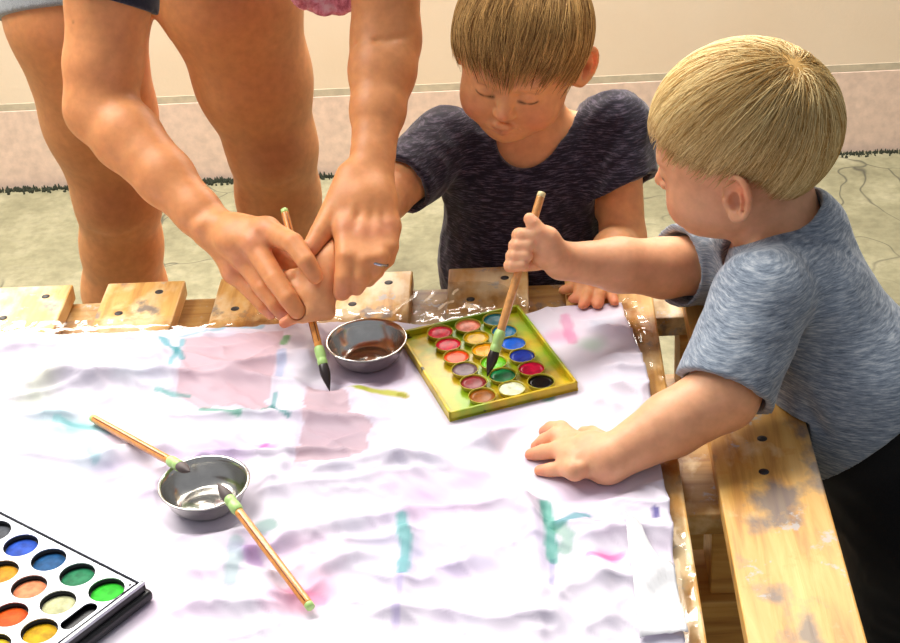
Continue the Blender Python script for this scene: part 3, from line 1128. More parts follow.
def head_sdf(S, H, adult=False):
    s, M_ = H.s, H.M
    E = lambda c, r, k=0.012, mode='u', R=None: S.ell(H(*c), np.array(r) * s, M_ if R is None else M_ @ R, k * s, mode)
    E(H.cc, H.cr)
    E((0, 0.004, 0.020), (0.067, 0.074, 0.066), 0.015)
    E((0, -0.030, 0.018), (0.058, 0.046, 0.050), 0.02)
    E((0, -0.034, -0.026), (0.0505, 0.042, 0.050), 0.02)
    for sx in (-1, 1):
        E((sx * 0.0295, -0.048, -0.045), (0.022, 0.022, 0.021), 0.018)
        E((sx * 0.0365, -0.010, -0.043), (0.020, 0.035, 0.025), 0.02)
    E((0, -0.052, -0.072), (0.018, 0.016, 0.014), 0.022)
    E((0, -0.018, -0.066), (0.036, 0.040, 0.018), 0.02)
    for sx in (-1, 1):       # sockets, eyelids
        E((sx * 0.0235, -0.084, -0.011), (0.015, 0.010, 0.008), 0.010, 's')
        E((sx * 0.0235, -0.0655, -0.013), (0.0125, 0.0112, 0.0105), 0.004)
        E((sx * 0.0235, -0.0790, -0.0205), (0.0085, 0.0050, 0.0020), 0.0012, 's')
        S.cone(H(sx * 0.009, -0.0755, 0.003), H(sx * 0.034, -0.070, 0.004), 0.004 * s, 0.0035 * s, 0.012 * s)   # brow ridge
    S.chain([H(0, -0.0725, -0.006), H(0, -0.0785, -0.021), H(0, -0.0845, -0.0325)], [0.0045 * s, 0.0055 * s, 0.0074 * s], 0.006 * s, 0.010 * s)
    for sx in (-1, 1):
        E((sx * 0.0075, -0.0785, -0.0355), (0.0050, 0.0058, 0.0044), 0.004)
        E((sx * 0.0040, -0.0835, -0.0400), (0.0022, 0.003, 0.0022), 0.002, 's')
    S.chain([H(-0.0165, -0.0690, -0.0560), H(-0.006, -0.0770, -0.0530), H(0, -0.0775, -0.0538), H(0.006, -0.0770, -0.0530), H(0.0165, -0.0690, -0.0560)], [0.0015 * s, 0.0032 * s, 0.0030 * s, 0.0032 * s, 0.0015 * s], 0.003 * s, 0.008 * s)
    S.chain([H(-0.0135, -0.0695, -0.0590), H(0, -0.0755, -0.0612), H(0.0135, -0.0695, -0.0590)], [0.002 * s, 0.0032 * s, 0.002 * s], 0.003 * s, 0.008 * s)
    S.chain([H(-0.0175, -0.0695, -0.0570), H(0, -0.0810, -0.0572), H(0.0175, -0.0695, -0.0570)], [0.0011 * s, 0.0014 * s, 0.0011 * s], 0.001 * s, mode='s')
    S.cone(H(0, -0.0815, -0.046), H(0, -0.085, -0.050), 0.0016 * s, 0.0018 * s, 0.004 * s, 's')
    for sx in (-1, 1):       # ears
        c = np.array((sx * (0.0705 - H.earx[0 if sx < 0 else 1]), 0.010, -0.014))
        R = rotm(radians(-8), 0, -sx * radians(H.flare[0] if sx < 0 else H.flare[1]))
        ex = lambda dx, dy, dz: H(*(c + R @ np.array((sx * dx, dy, dz))))
        E(tuple(c), (0.0040, 0.0145, 0.0225), 0.008, 'u', R)
        E(tuple(c + np.array((-sx * 0.004, -0.006, -0.006))), (0.007, 0.010, 0.016), 0.008, 'u', R)
        hp, hr = [], []
        for t in np.linspace(-150, 130, 15):
            a = radians(t)
            hp.append(ex(0.0042 + 0.001 * cos(a), -0.0005 - 0.0140 * sin(a - pi / 2) * 0 + 0.0142 * cos(a), 0.0015 + 0.0215 * sin(a)))
            hr.append((0.0030 if t > -90 else 0.0022) * s)
        S.chain(hp[::-1], hr[::-1], 0.001 * s, 0.003 * s)
        S.chain([ex(0.005, 0.004, 0.013), ex(0.0045, 0.0075, 0.002), ex(0.005, 0.004, -0.011)], [0.0022 * s, 0.0028 * s, 0.0022 * s], 0.002 * s, 0.005 * s)
        E(tuple(c + R @ np.array((sx * 0.0045, -0.002, -0.019))), (0.0035, 0.0058, 0.0062), 0.004, 'u', R)
        E(tuple(c + R @ np.array((sx * 0.0066, -0.0020, -0.003))), (0.0082, 0.0066, 0.0098), 0.002, 's', R)
        S.chain([ex(0.0062, -0.004, 0.011), ex(0.0062, 0.006, 0.013), ex(0.0060, 0.0098, 0.003), ex(0.0060, 0.008, -0.008)], [0.0018 * s] * 4, 0.002 * s, mode='s')
        E(tuple(c + R @ np.array((sx * 0.006, -0.0118, -0.004))), (0.0028, 0.0030, 0.0045), 0.003, 'u', R)


LIP = np.array((0.50, 0.15, 0.10)); BLUSH = np.array((0.66, 0.22, 0.12)); LASH = np.array((0.05, 0.028, 0.015)); BROW = np.array((0.32, 0.18, 0.09))


def head_spots(H, brow=0.5):
    s = H.s
    L = []
    for sx in (-1, 1):
        L += [(H(sx * 0.034, -0.066, -0.044), 0.018 * s, BLUSH, 0.5),
              ([H(sx * 0.012, -0.076, 0.005), H(sx * 0.024, -0.0745, 0.0075), H(sx * 0.037, -0.066, 0.004)], 0.0028 * s, BROW, brow),
              ([H(sx * 0.0135, -0.0745, -0.0175), H(sx * 0.0235, -0.0765, -0.0195), H(sx * 0.0335, -0.0720, -0.0165)], 0.0019 * s, LASH, 0.95),
              ([H(sx * 0.0150, -0.0745, -0.0050), H(sx * 0.0235, -0.0765, -0.0030), H(sx * 0.0330, -0.0720, -0.0055)], 0.0012 * s, np.array((0.42, 0.18, 0.10)), 0.5),
              (H(sx * 0.074, 0.016, -0.004), 0.014 * s, np.array((0.78, 0.20, 0.08)), 0.55),
              (H(sx * 0.0725, 0.0085, -0.0170), 0.0065 * s, np.array((0.34, 0.09, 0.04)), 0.75),  # shade of the ear hollow, painted dark red
          (H(sx * 0.0042, -0.0865, -0.0400), 0.0028 * s, np.array((0.2, 0.05, 0.03)), 0.8)]  # nostril shade put into the skin colour
    L += [([H(-0.012, -0.079, -0.0545), H(0.012, -0.079, -0.0545)], 0.0034 * s, LIP, 0.45), ([H(-0.010, -0.079, -0.0615), H(0.010, -0.079, -0.0615)], 0.0036 * s, LIP, 0.4),
          (H(0, -0.092, -0.033), 0.008 * s, BLUSH, 0.5)]
    return L


def eyes(H, parent):
    w = plain('eye_white', (236, 230, 224), 0.15)
    iris = plain('blue_iris', (74, 96, 120), 0.15)
    for sx in (-1, 1):
        c = H(sx * 0.0235, -0.0655, -0.0135)
        d = unit(H(sx * 0.0235, -0.0755, -0.0185) - c)
        r = 0.0104 * H.s
        e = MB().lathe([(r * sin(t), -r * cos(t)) for t in np.linspace(0.02, pi - 0.02, 16)], c, c + d, n=24).build('eye', w, parent)
        MB().lathe([(r * 1.015 * sin(t), r * 1.015 * cos(t)) for t in np.linspace(0.5, 0.02, 6)], c, c + d, n=20).build('iris', iris, e)


def hair(S_head, H, parent, zl, crown, fwd, colors, n, seed, thick, fr, tail, lift=0.005, label=None, part_x=0.0):
    """cap of hair with an edge that follows the hairline, and combed strands flowing away from the crown"""
    s, M_ = H.s, H.M
    r = np.random.default_rng(seed)
    ys, zs = np.array(zl).T
    cap = Sdf()
    cap.ell(H(*H.cc), H.cr * s + lift * 0.75, M_, 0.01)
    cap.ell(H(0, -0.030, 0.019), np.array((0.058, 0.046, 0.050)) * s + lift * 0.75, M_, 0.02 * s)
    lo, hi = H.p - 0.2, H.p + 0.2

    def cut(P):
        q = H.loc(P)
        zz = np.interp(q[:, 1], ys, zs)
        return (-(zz + 0.007 - q[:, 2]) * s).astype(np.float32)
    cap._add(cut, lo, hi, 's', 0.006)
    full = Sdf()
    full.ell(H(*H.cc), H.cr * s, M_, 0.01)
    full.ell(H(0, 0.004, 0.020), np.array((0.067, 0.074, 0.066)) * s, M_, 0.015 * s)
    full.ell(H(0, -0.030, 0.019), np.array((0.058, 0.046, 0.050)) * s, M_, 0.02 * s)
    full.ell(H(0, -0.034, -0.026), np.array((0.053, 0.042, 0.050)) * s, M_, 0.02 * s)
    CV, CF = cap.mesh(0.0025)
    # strands
    cr = np.array(crown)
    m = 0
    roots = []
    while m < n:
        u = r.normal(0, 1, (n, 3)); u /= np.linalg.norm(u, axis=1)[:, None]
        q = np.array(H.cc) + u * (H.cr + 0.001)
        zz = np.interp(q[:, 1], ys, zs)
        q = q[q[:, 2] > zz + 0.002]
        roots.append(q); m += len(q)
    q = np.concatenate(roots)[:n]
    stepn, step = 26, 0.0042
    height = lift + r.uniform(-0.0015, 0.0022, n)
    stop = np.interp(q[:, 1], ys, zs) * 0
    over0 = r.uniform(0, 1, n) ** 2.2 * tail
    paths = [q.copy()]
    alive = np.ones(n, bool)
    wob = r.normal(0, 0.16, (n, 3))
    length = r.integers(14, stepn, n)
    lock = fbm(q * 60, 1.0, seed + 5, 2)
    lock2 = fbm(q * np.array((150, 40, 40)), 1.0, seed + 6, 2)
    over = over0 * np.clip(0.75 + 1.3 * lock2, 0.15, 1.6)
    qa = q.copy()

    def dist_grad(Q):
        P = H.p + (Q * s) @ M_.T
        e = 0.0006
        d0 = full.at(P, 0.05)
        g = np.stack([full.at(P + e * s * M_[:, i], 0.05) - d0 for i in range(3)], 1) / (e * s)
        g /= np.maximum(np.linalg.norm(g, axis=1)[:, None], 1e-6)
        return d0 / s, g
    for k in range(stepn):
        d0, g = dist_grad(qa)
        hcur = height * min(1.0, (k + 2) / 3.0) / s
        v = qa - cr
        v /= np.maximum(np.linalg.norm(v, axis=1)[:, None], 1e-3)
        v = v + np.array(fwd) * 0.55 + np.array((0, 0, -0.55)) + wob + 0.18 * np.stack([lock, 0 * lock, 0 * lock], 1)
        v -= (v * g).sum(1)[:, None] * g
        v /= np.maximum(np.linalg.norm(v, axis=1)[:, None], 1e-6)
        nq = qa + v * step
        d1, g1 = dist_grad(nq)
        nq = nq + g1 * (hcur - d1)[:, None]
        zz = np.interp(nq[:, 1], ys, zs)
        alive &= (nq[:, 2] > zz - over) & (k < length)
        qa = np.where(alive[:, None], nq, qa)
        paths.append(qa.copy())
    Pp = np.stack(paths, 1)                     # n, k, 3 local
    Pw = H.p + (Pp * s) @ M_.T
    K = Pw.shape[1]
    # end taper: radius 0 where the strand has stopped
    stopped = np.zeros((n, K), bool)
    stopped[:, 1:] = np.linalg.norm(Pp[:, 1:] - Pp[:, :-1], axis=2) < 1e-6
    last = np.where(stopped.any(1), stopped.argmax(1), K - 1)
    kk = np.arange(K)[None]
    rad = thick * r.uniform(0.6, 1.3, n)[:, None] * np.clip((last[:, None] - kk) / 3.0, 0.12, 1) * np.clip(0.75 + kk / 3.0, 0, 1)
    tan = np.gradient(Pw, axis=1)
    bad = np.linalg.norm(tan, axis=2) < 1e-7
    tan[bad] = (0, 0, -1)
    tan /= np.linalg.norm(tan, axis=2)[..., None]
    nrm = (Pw - H.p); nrm -= (nrm * tan).sum(2)[..., None] * tan
    nrm /= np.maximum(np.linalg.norm(nrm, axis=2)[..., None], 1e-6)
    bi = np.cross(tan, nrm)
    tri = [(1.0, 0.0), (-0.5, 0.87), (-0.5, -0.87)]
    V = np.stack([Pw + (nrm * a + bi * b) * rad[..., None] for a, b in tri], 2)     # n,K,3,3
    base = (np.arange(n) * K * 3)[:, None, None]
    k0 = np.arange(K - 1)[None, :, None] * 3
    j = np.arange(3)[None, None, :]
    j2 = (j + 1) % 3
    fq = np.stack([base + k0 + j, base + k0 + j2, base + k0 + 3 + j2, base + k0 + 3 + j], -1)
    use = (np.arange(K - 1)[None] < last[:, None])
    fq = fq[use].reshape(-1, 4)
    tone = np.clip(0.5 + 0.30 * r.normal(0, 1, n) + 0.25 * lock, 0, 1)
    c1, c2 = np.array(colors[0]), np.array(colors[1])
    sc = c1 + (c2 - c1) * tone[:, None]
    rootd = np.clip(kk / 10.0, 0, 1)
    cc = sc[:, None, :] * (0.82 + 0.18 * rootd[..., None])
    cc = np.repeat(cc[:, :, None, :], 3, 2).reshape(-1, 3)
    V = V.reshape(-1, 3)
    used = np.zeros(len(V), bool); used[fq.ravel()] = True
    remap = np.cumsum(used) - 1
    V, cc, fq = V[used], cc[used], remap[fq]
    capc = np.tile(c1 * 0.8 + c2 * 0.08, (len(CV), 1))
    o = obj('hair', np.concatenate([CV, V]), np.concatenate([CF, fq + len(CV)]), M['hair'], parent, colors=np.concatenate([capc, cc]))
    if label: o['label'] = label
    return o


def finger(S, pts, rads, k0=0.006):
    S.chain(pts, rads, 0.0012, k0)


def body_obj(S, h, base, spots, mat, origin, label, cat):
    V, Q = S.mesh(h)
    o = obj('person', V, Q, mat, None, origin=origin, colors=paint(V, base, spots))
    return tag(o, label, cat)


def cloth_obj(S, h, name, mat, parent, label=None):
    V, Q = S.mesh(h)
    o = obj(name, V, Q, mat, parent)
    if label: o['label'] = label
    return o


def lerp(a, b, t): return np.asarray(a) * (1 - t) + np.asarray(b) * t


def folds(seed, f, amp, stretch=(1, 1, 1), octv=3, power=2.0):
    st = np.array(stretch, np.float32)

    def fn(P):
        n = fbm(P * st, f, seed, octv)
        return (-amp * ((1 - np.abs(n)) ** power - 0.4)).astype(np.float32)
    return fn


SK_CHILD = np.array((0.78, 0.375, 0.165))
SK_ADULT = np.array((0.72, 0.310, 0.120))
TIP = np.array((0.74, 0.20, 0.12))
NAIL = np.array((0.72, 0.36, 0.28))

# line of the brush the adult and the older toddler hold
br_tip = onz(330, 393, T + 0.0065)
br_tip[2] = cz(br_tip[0], br_tip[1]) + 0.0012
br_end = W(284, 209, 1.428)


def on_brush(t, a=br_tip, b=br_end): return a * (1 - t) + b * t


fc = on_brush(0.52)
ve = unit(fc - CAM)                       # away from the viewer
fx_ = unit(np.cross(ve, (0, 0, 1)))       # to the picture's right
fz_ = np.cross(fx_, ve)
ba = unit(br_end - br_tip)

# ---- the adult bending over the table
A = Sdf()
kR, kL = W(118, 196, 1.86), W(272, 146, 1.84)
tR, tL = W(76, 14, 1.83), W(230, -6, 1.82)
sR, sL = W(125, 290, 1.90), W(284, 240, 1.875)
hipR, hipL = np.array((tR[0] - 0.008, 1.90, 0.86)), np.array((tL[0] - 0.02, 1.90, 0.86))
pel = (hipR + hipL) / 2 + (0, 0.02, 0.03)
A.ell(pel, (0.165, 0.12, 0.12), None, 0.04)
for hip, t, k_, s_ in ((hipR, tR, kR, sR), (hipL, tL, kL, sL)):
    A.chain([hip, t, lerp(t, k_, .55), k_], [0.088, 0.080, 0.067, 0.0525], 0.02, 0.05)
    an = np.array((s_[0] - 0.01, 1.93, 0.085))
    A.chain([k_, lerp(k_, s_, 0.5), s_, lerp(s_, an, .55), an], [0.0525, 0.0500, 0.0535, 0.042, 0.034], 0.02, 0.02)
    A.ell(k_ + (0.004, -0.034, 0.012), (0.026, 0.020, 0.030), None, 0.03)
    A.crease([k_ + (-0.03, -0.05, -0.030), k_ + (0.0, -0.058, -0.036), k_ + (0.03, -0.05, -0.030)], 0.006, 0.003)
    A.chain([an + (0, 0.03, -0.045), an + (0.0, -0.06, -0.048), an + (0.01, -0.15, -0.064)], [0.038, 0.034, 0.020], 0.02, 0.02)
chs = np.array((-0.30, 1.70, 1.06))
A.chain([pel, lerp(pel, chs, .5), chs], [0.125, 0.110, 0.120], 0.04, 0.05)
eR, wR = W(100, 108, 1.555), W(211, 226, 1.435)
eL, wL = W(386, 40, 1.555), W(373, 152, 1.452)
uR = W(108, 0, 1.60)
shR = uR + unit(uR - eR) * 0.20
shR = lerp(shR, np.array((-0.43, 1.70, 1.00)), 0.5)
shL = np.array((-0.13, 1.68, 1.04))
A.cone(chs, shR, 0.09, 0.055, 0.04)
A.cone(chs, shL, 0.09, 0.055, 0.04)
A.chain([shR, uR, lerp(uR, eR, .6), eR], [0.050, 0.0425, 0.0395, 0.0345], 0.01, 0.03)
A.chain([eR, lerp(eR, wR, .25), lerp(eR, wR, .6), lerp(eR, wR, .88), wR], [0.0345, 0.0345, 0.0285, 0.0225, 0.0215], 0.01, 0.015)
A.chain([shL, lerp(shL, eL, .6), eL], [0.048, 0.038, 0.0330], 0.01, 0.03)
A.chain([eL, lerp(eL, wL, .28), lerp(eL, wL, .65), lerp(eL, wL, .9), wL], [0.0325, 0.0325, 0.0260, 0.0200, 0.0195], 0.01, 0.015)
A.crease([W(92, 103, 1.51), W(110, 99, 1.505), W(131, 90, 1.525)], 0.0035, 0.0045)
A.crease([W(358, 44, 1.53), W(385, 40, 1.515), W(414, 34, 1.53)], 0.0035, 0.003)
neck = np.array((-0.27, 1.62, 1.13))
HA = Head(rotm(radians(58), 0, radians(10)), (-0.265, 1.52, 1.19), 1.15)
A.cone(chs, neck, 0.07, 0.055, 0.03)
A.cone(neck, HA(0, 0.02, -0.05), 0.052, 0.05, 0.02)
head_sdf(A, HA)


# her right hand (left in the picture)
def mc(px, py, y): return W(px, py, y)


k1, k2, k3, k4 = mc(267, 230, 1.392), mc(253, 243, 1.385), mc(242, 257, 1.389), mc(233, 272, 1.400)
pc = mc(236, 240, 1.412)
for k_, r_ in ((k1, .0118), (k2, .0118), (k3, .0112), (k4, .0100)):
    A.cone(lerp(wR, k_, 0.05), k_, 0.0150, r_, 0.010)
A.ell(lerp(wR, k2, .6), (0.020, 0.022, 0.014), None, 0.014)
finger(A, [k1, mc(293, 243, 1.356), mc(306, 261, 1.337), mc(315, 276, 1.333)], [.0115, .0100, .0090, .0078], 0.008)
finger(A, [k2, mc(275, 279, 1.346), mc(288, 298, 1.328), mc(297, 311, 1.322)], [.0115, .0100, .0092, .0080], 0.008)
finger(A, [k3, mc(263, 288, 1.360), mc(276, 304, 1.346), mc(284, 315, 1.342)], [.0108, .0092, .0085, .0074], 0.008)
finger(A, [k4, mc(252, 292, 1.376), mc(264, 306, 1.362), mc(271, 313, 1.358)], [.0098, .0080, .0072, .0064], 0.008)
finger(A, [mc(226, 238, 1.430), mc(256, 252, 1.408), mc(281, 258, 1.388), mc(297, 267, 1.374)], [.0145, .0120, .0102, .0085], 0.012)
for k_, nx_ in ((k1, mc(293, 243, 1.362)), (k2, mc(275, 279, 1.352)), (k3, mc(263, 288, 1.360)), (k4, mc(252, 292, 1.376))):
    A.crease([lerp(wR, k_, .40) - ve * 0.013, lerp(wR, k_, .95) - ve * 0.012], 0.0034, -0.0022)
    A.crease([k_ - ve * 0.010], 0.006, -0.0024)
    A.crease([nx_ - ve * 0.009], 0.0045, -0.0010)
for a_, b_ in ((k1, k2), (k2, k3), (k3, k4)):
    A.crease([lerp(lerp(wR, a_, .6), lerp(wR, b_, .6), .5) - ve * 0.012, lerp(a_, b_, .5) - ve * 0.010], 0.0040, 0.0018)
A.crease([wR + (-0.010, -0.018, 0.010), wR + (0.006, -0.016, 0.014)], 0.006, -0.003)
# her left hand (right in the picture)
q1, q2, q3, q4 = mc(346, 228, 1.378), mc(363, 234, 1.372), mc(378, 233, 1.374), mc(389, 226, 1.384)
for k_, r_ in ((q1, .0122), (q2, .0122), (q3, .0115), (q4, .0105)):
    A.cone(lerp(wL, k_, 0.05), k_, 0.0150, r_, 0.011)
A.ell(lerp(wL, q2, .6), (0.024, 0.018, 0.020), None, 0.014)
finger(A, [q1, mc(347, 257, 1.346), mc(345, 277, 1.334), mc(342, 292, 1.330)], [.0118, .0108, .0100, .0086], 0.008)
finger(A, [q2, mc(364, 261, 1.343), mc(361, 277, 1.335), mc(356, 287, 1.335)], [.0118, .0106, .0098, .0084], 0.008)
finger(A, [q3, mc(379, 257, 1.346), mc(375, 270, 1.342), mc(368, 279, 1.345)], [.0110, .0098, .0090, .0078], 0.008)
finger(A, [q4, mc(390, 247, 1.360), mc(387, 259, 1.357), mc(381, 266, 1.360)], [.0100, .0084, .0076, .0066], 0.008)
finger(A, [mc(352, 178, 1.425), mc(335, 210, 1.398), mc(321, 233, 1.376), mc(311, 248, 1.362)], [.0165, .0132, .0108, .0088], 0.012)
for k_, nx_ in ((q1, mc(347, 257, 1.346)), (q2, mc(364, 261, 1.343)), (q3, mc(379, 257, 1.346)), (q4, mc(390, 247, 1.360))):
    A.crease([lerp(wL, k_, .45) - ve * 0.014, lerp(wL, k_, .95) - ve * 0.013], 0.0034, -0.0020)
    A.crease([k_ - ve * 0.0105], 0.006, -0.0014)
    A.crease([nx_ - ve * 0.0095], 0.0045, -0.0008)
for a_, b_ in ((q1, q2), (q2, q3), (q3, q4)):
    A.crease([lerp(lerp(wL, a_, .6), lerp(wL, b_, .6), .5) - ve * 0.012, lerp(a_, b_, .5) - ve * 0.011], 0.0040, 0.0018)
A.cone(br_tip, br_end, 0.0046, 0.0046, 0.0, 's')
sp = []
for p in (kR, kL): sp.append((p + (0.004, -0.055, 0.010), 0.035, np.array((0.50, 0.19, 0.10)), 0.5))
for p in (k1, k2, k3, k4, q1, q2, q3, q4): sp.append((p - ve * 0.010, 0.010, np.array((0.62, 0.22, 0.15)), 0.45))
for p in (mc(315, 276, 1.343), mc(297, 311, 1.333), mc(284, 315, 1.342), mc(271, 313, 1.358)):
    sp.append((p - ve * 0.006 , 0.0055, NAIL, 0.8))
for p in (mc(343, 291, 1.328), mc(311, 248, 1.362)): sp.append((p, 0.010, np.array((0.66, 0.26, 0.18)), 0.5))
sp += [(W(390, 79, 1.52), 0.0015, np.array((0.72, 0.42, 0.30)), 0.8), (W(400, 74, 1.52), 0.0015, np.array((0.72, 0.42, 0.30)), 0.8), (W(285, 34, 1.75), 0.0015, np.array((0.2, 0.07, 0.03)), 0.8), (W(73, 22, 1.56), 0.0015, np.array((0.2, 0.07, 0.03)), 0.7)]
sp += head_spots(HA, 0.5)
wo = body_obj(A, 0.0022, SK_ADULT, sp, M['skin'], (float(pel[0]), 1.91, 0.0), 'person with bare legs bending over the table, both hands around a child\'s fist', 'person')
hair(A, HA, wo, [(-0.1, 0.034), (-0.05, 0.028), (-0.02, 0.0), (0.0, -0.02), (0.03, -0.05), (0.1, -0.07)], (0, 0.03, 0.085), (0, 0.4, 0), [(0.10, 0.05, 0.02), (0.25, 0.14, 0.06)], 900, 5, 0.0006, 0.4, 0.02, 0.010)
# shorts, T-shirt, pink hanging blouse hem, ring
S = Sdf()
S.ell(pel, (0.178, 0.132, 0.132), None, 0.04)
cR, cL = lerp(hipR, tR, 1.0), lerp(hipL, tL, 0.62)
S.cone(hipR, cR, 0.097, 0.0905, 0.03)
S.cone(hipL, cL, 0.097, 0.0935, 0.03)
S.half(cR, (tR - hipR) + (0, 0, 0), cR - 0.12, cR + (0.10, 0.12, 0.10))
S.half(cL, (tL - hipL), cL - (0.08, 0.12, 0.12), cL + 0.12)
cloth_obj(S, 0.0035, 'shorts', M['grey_shorts'], wo, 'light grey shorts')
S = Sdf()
S.chain([lerp(pel, chs, .3), lerp(pel, chs, .6), chs], [0.128, 0.124, 0.133], 0.04, 0.05)
S.cone(chs, shR, 0.10, 0.066, 0.04)
S.cone(chs, shL, 0.10, 0.066, 0.04)
cvR = W(122, -6, 1.60); cvL = lerp(shL, eL, 0.45)
S.cone(shR, uR + (uR - shR) * 0.05, 0.064, 0.0515, 0.03)
S.cone(shL, cvL, 0.062, 0.055, 0.03)
nR = unit(unit(uR - shR) + np.array((-0.25, 0.0, 0.0)))
S.half(W(110, 2, 1.60), nR, uR - 0.10, uR + 0.08)
S.half(cvL, cvL - shL, cvL - 0.08, cvL + 0.08)
S.cone(neck + (0, 0.03, -0.02), neck + (0, -0.06, 0.06), 0.068, 0.08, 0.01, 's')
cloth_obj(S, 0.0035, 'shirt', M['navy_cotton'], wo, 'dark navy T-shirt')
S = Sdf()
pk = W(326, -34, 1.60)
S.cone((-0.225, 1.655, 0.985), pk, 0.082, 0.044, 0.02)
S.cone(pk, W(338, -26, 1.60), 0.044, 0.038, 0.02)
S.cone(pk + (0.006, -0.045, -0.055), (-0.20, 1.58, 0.93), 0.030, 0.045, 0.006, 's')
S.warp(folds(95, 24, 0.004, (1.6, 1.6, 0.5)), pk - 0.3, pk + 0.3)
cloth_obj(S, 0.0025, 'blouse_front', M['pink_print'], wo, 'pink patterned blouse front hanging down')
rc = lerp(mc(379, 257, 1.346), mc(375, 270, 1.342), 0.40)
ra = unit(mc(375, 270, 1.342) - mc(379, 257, 1.346))
MB().lathe([(0.0098, -0.0014), (0.0107, -0.0010), (0.0107, 0.0010), (0.0098, 0.0014), (0.0090, 0.0), (0.0098, -0.0014)], rc, rc + ra, n=40, cap=(False, False)).build('ring', M['silver'], wo)

# ---- the older toddler, behind the table
H1 = Head(rotm(radians(10), radians(10.0), radians(-12)), (-0.0075, 1.5608, 0.7575), 0.915)
H1.flare, H1.earx = (2, 36), (0.008, 0.0)
B1 = Sdf()
head_sdf(B1, H1)
nb = np.array((0.004, 1.604, 0.640))
B1.cone(H1(0, 0.020, -0.045), nb, 0.036, 0.038, 0.015)
B1.ell((-0.004, 1.592, 0.585), (0.080, 0.054, 0.070), None, 0.03)
B1.ell((-0.004, 1.588, 0.500), (0.076, 0.062, 0.080), None, 0.03)
B1.ell((-0.002, 1.602, 0.420), (0.078, 0.064, 0.060), None, 0.03)
sh1r, sh1l = W(446, 144, 1.592), W(615, 129, 1.602)
el1r, el1l = W(388, 196, 1.50), W(623, 238, 1.535)
B1.cone(nb + (0, 0, -0.03), sh1r, 0.034, 0.030, 0.02)
B1.cone(nb + (0, 0, -0.03), sh1l, 0.034, 0.030, 0.02)
wr1r = W(350, 244, 1.388)
B1.chain([sh1r, el1r, lerp(el1r, wr1r, .4), wr1r], [0.029, 0.0235, 0.0235, 0.0175], 0.008, 0.02)
wr1l = W(601, 270, 1.452)
B1.chain([sh1l, el1l, lerp(el1l, wr1l, .4), wr1l], [0.0265, 0.0235, 0.0225, 0.0165], 0.008, 0.02)
# right fist round the brush, inside the adult's hands
B1.chain([wr1r, W(340, 257, 1.372), W(329, 272, 1.362)], [0.0165, 0.0185, 0.0185], 0.008, 0.008)
B1.cone(W(332, 264, 1.364), W(319, 296, 1.340), 0.0185, 0.0165, 0.010)
B1.cone(W(318, 264, 1.366), W(309, 294, 1.346), 0.0145, 0.0140, 0.010)
for i, t in enumerate((0.62, 0.55, 0.48, 0.41)):
    c = on_brush(t)
    finger(B1, [c + fx_ * 0.016 - ve * 0.006, c - fx_ * 0.008 - ve * 0.009, c - fx_ * 0.0120 + ve * 0.002, c - fx_ * 0.004 + ve * 0.0120], [0.0080, 0.0074, 0.0068, 0.0062], 0.006)
finger(B1, [W(322, 302, 1.334), W(303, 313, 1.326), W(284, 323, 1.320)], [0.0088, 0.0068, 0.0050], 0.006)
# left hand flat on the boards
B1.chain([wr1l, W(596, 282, 1.436)], [0.0165, 0.017], 0.006, 0.008)
tipz = T + 0.0062
for kx, ky, pts, r0 in ((584, 287, [(580, 293), (577, 299), (573, 300)], .0062), (591, 290, [(588, 297), (585, 303), (583, 306)], .0063), (599, 290, [(599, 297), (598, 303), (597.5, 306)], .0063), (606, 287, [(610, 293), (613, 299), (614.5, 303)], .0058)):
    a = onz(kx, ky - 6, T + 0.0165)
    P = [a] + [onz(x, y - 2 * (dz > 0.004), tipz + dz) for (x, y), dz in zip(pts, (0.005, 0.001, 0.0))]
    B1.cone(wr1l, a, 0.012, 0.0075, 0.006)
    finger(B1, P, [0.0073, r0 + .0003, r0 - .0003, r0 * .86], 0.0025)
finger(B1, [onz(588, 280, T + 0.018), onz(575, 287, T + 0.009), onz(564, 291, T + 0.0065)], [0.009, 0.0068, 0.0058], 0.006)
# legs and feet
for sx in (-1, 1):
    B1.chain([(sx * 0.042 - 0.002, 1.602, 0.40), (sx * 0.048, 1.585, 0.225), (sx * 0.05, 1.603, 0.055)], [0.052, 0.036, 0.026], 0.012, 0.02)
    B1.chain([(sx * 0.05, 1.615, 0.026), (sx * 0.055, 1.555, 0.020), (sx * 0.058, 1.525, 0.014)], [0.025, 0.022, 0.014], 0.01, 0.012)
B1.minus(A, 0.0007, (-0.30, 1.26, 0.53), (-0.10, 1.47, 0.74))
B1.cone(br_tip, br_end, 0.0046, 0.0046, 0.0, 's')
B1.half((0.05, 1.43, T + 0.0056), (0, 0, -1), (-0.05, 1.37, 0.50), (0.13, 1.50, T + 0.006))
sp = head_spots(H1, 0.45)
for p in (onz(573, 300, tipz), onz(583, 306, tipz), onz(597.5, 306, tipz), onz(614.5, 303, tipz)):
    sp.append((p, 0.0075, TIP, 0.8))
sp.append((W(284, 323, 1.320), 0.009, TIP, 0.7))
b1 = body_obj(B1, 0.0018, SK_CHILD, sp, M['skin_child'], (0.0, 1.59, 0.0), 'person in a dark navy T-shirt behind the table, looking down at the tray', 'person')
eyes(H1, b1)
hair(B1, H1, b1, [(-0.1, 0.034), (-0.06, 0.033), (-0.048, 0.027), (-0.036, 0.018), (-0.022, 0.010), (-0.012, 0.018), (0.0, 0.028), (0.012, 0.026), (0.022, 0.000), (0.04, -0.036), (0.1, -0.050)],
     (0.004, 0.050, 0.085), (0, -1, 0), [(0.19, 0.082, 0.020), (0.86, 0.52, 0.18)], 11000, 3, 0.00034, 0.4, 0.034, 0.0040)
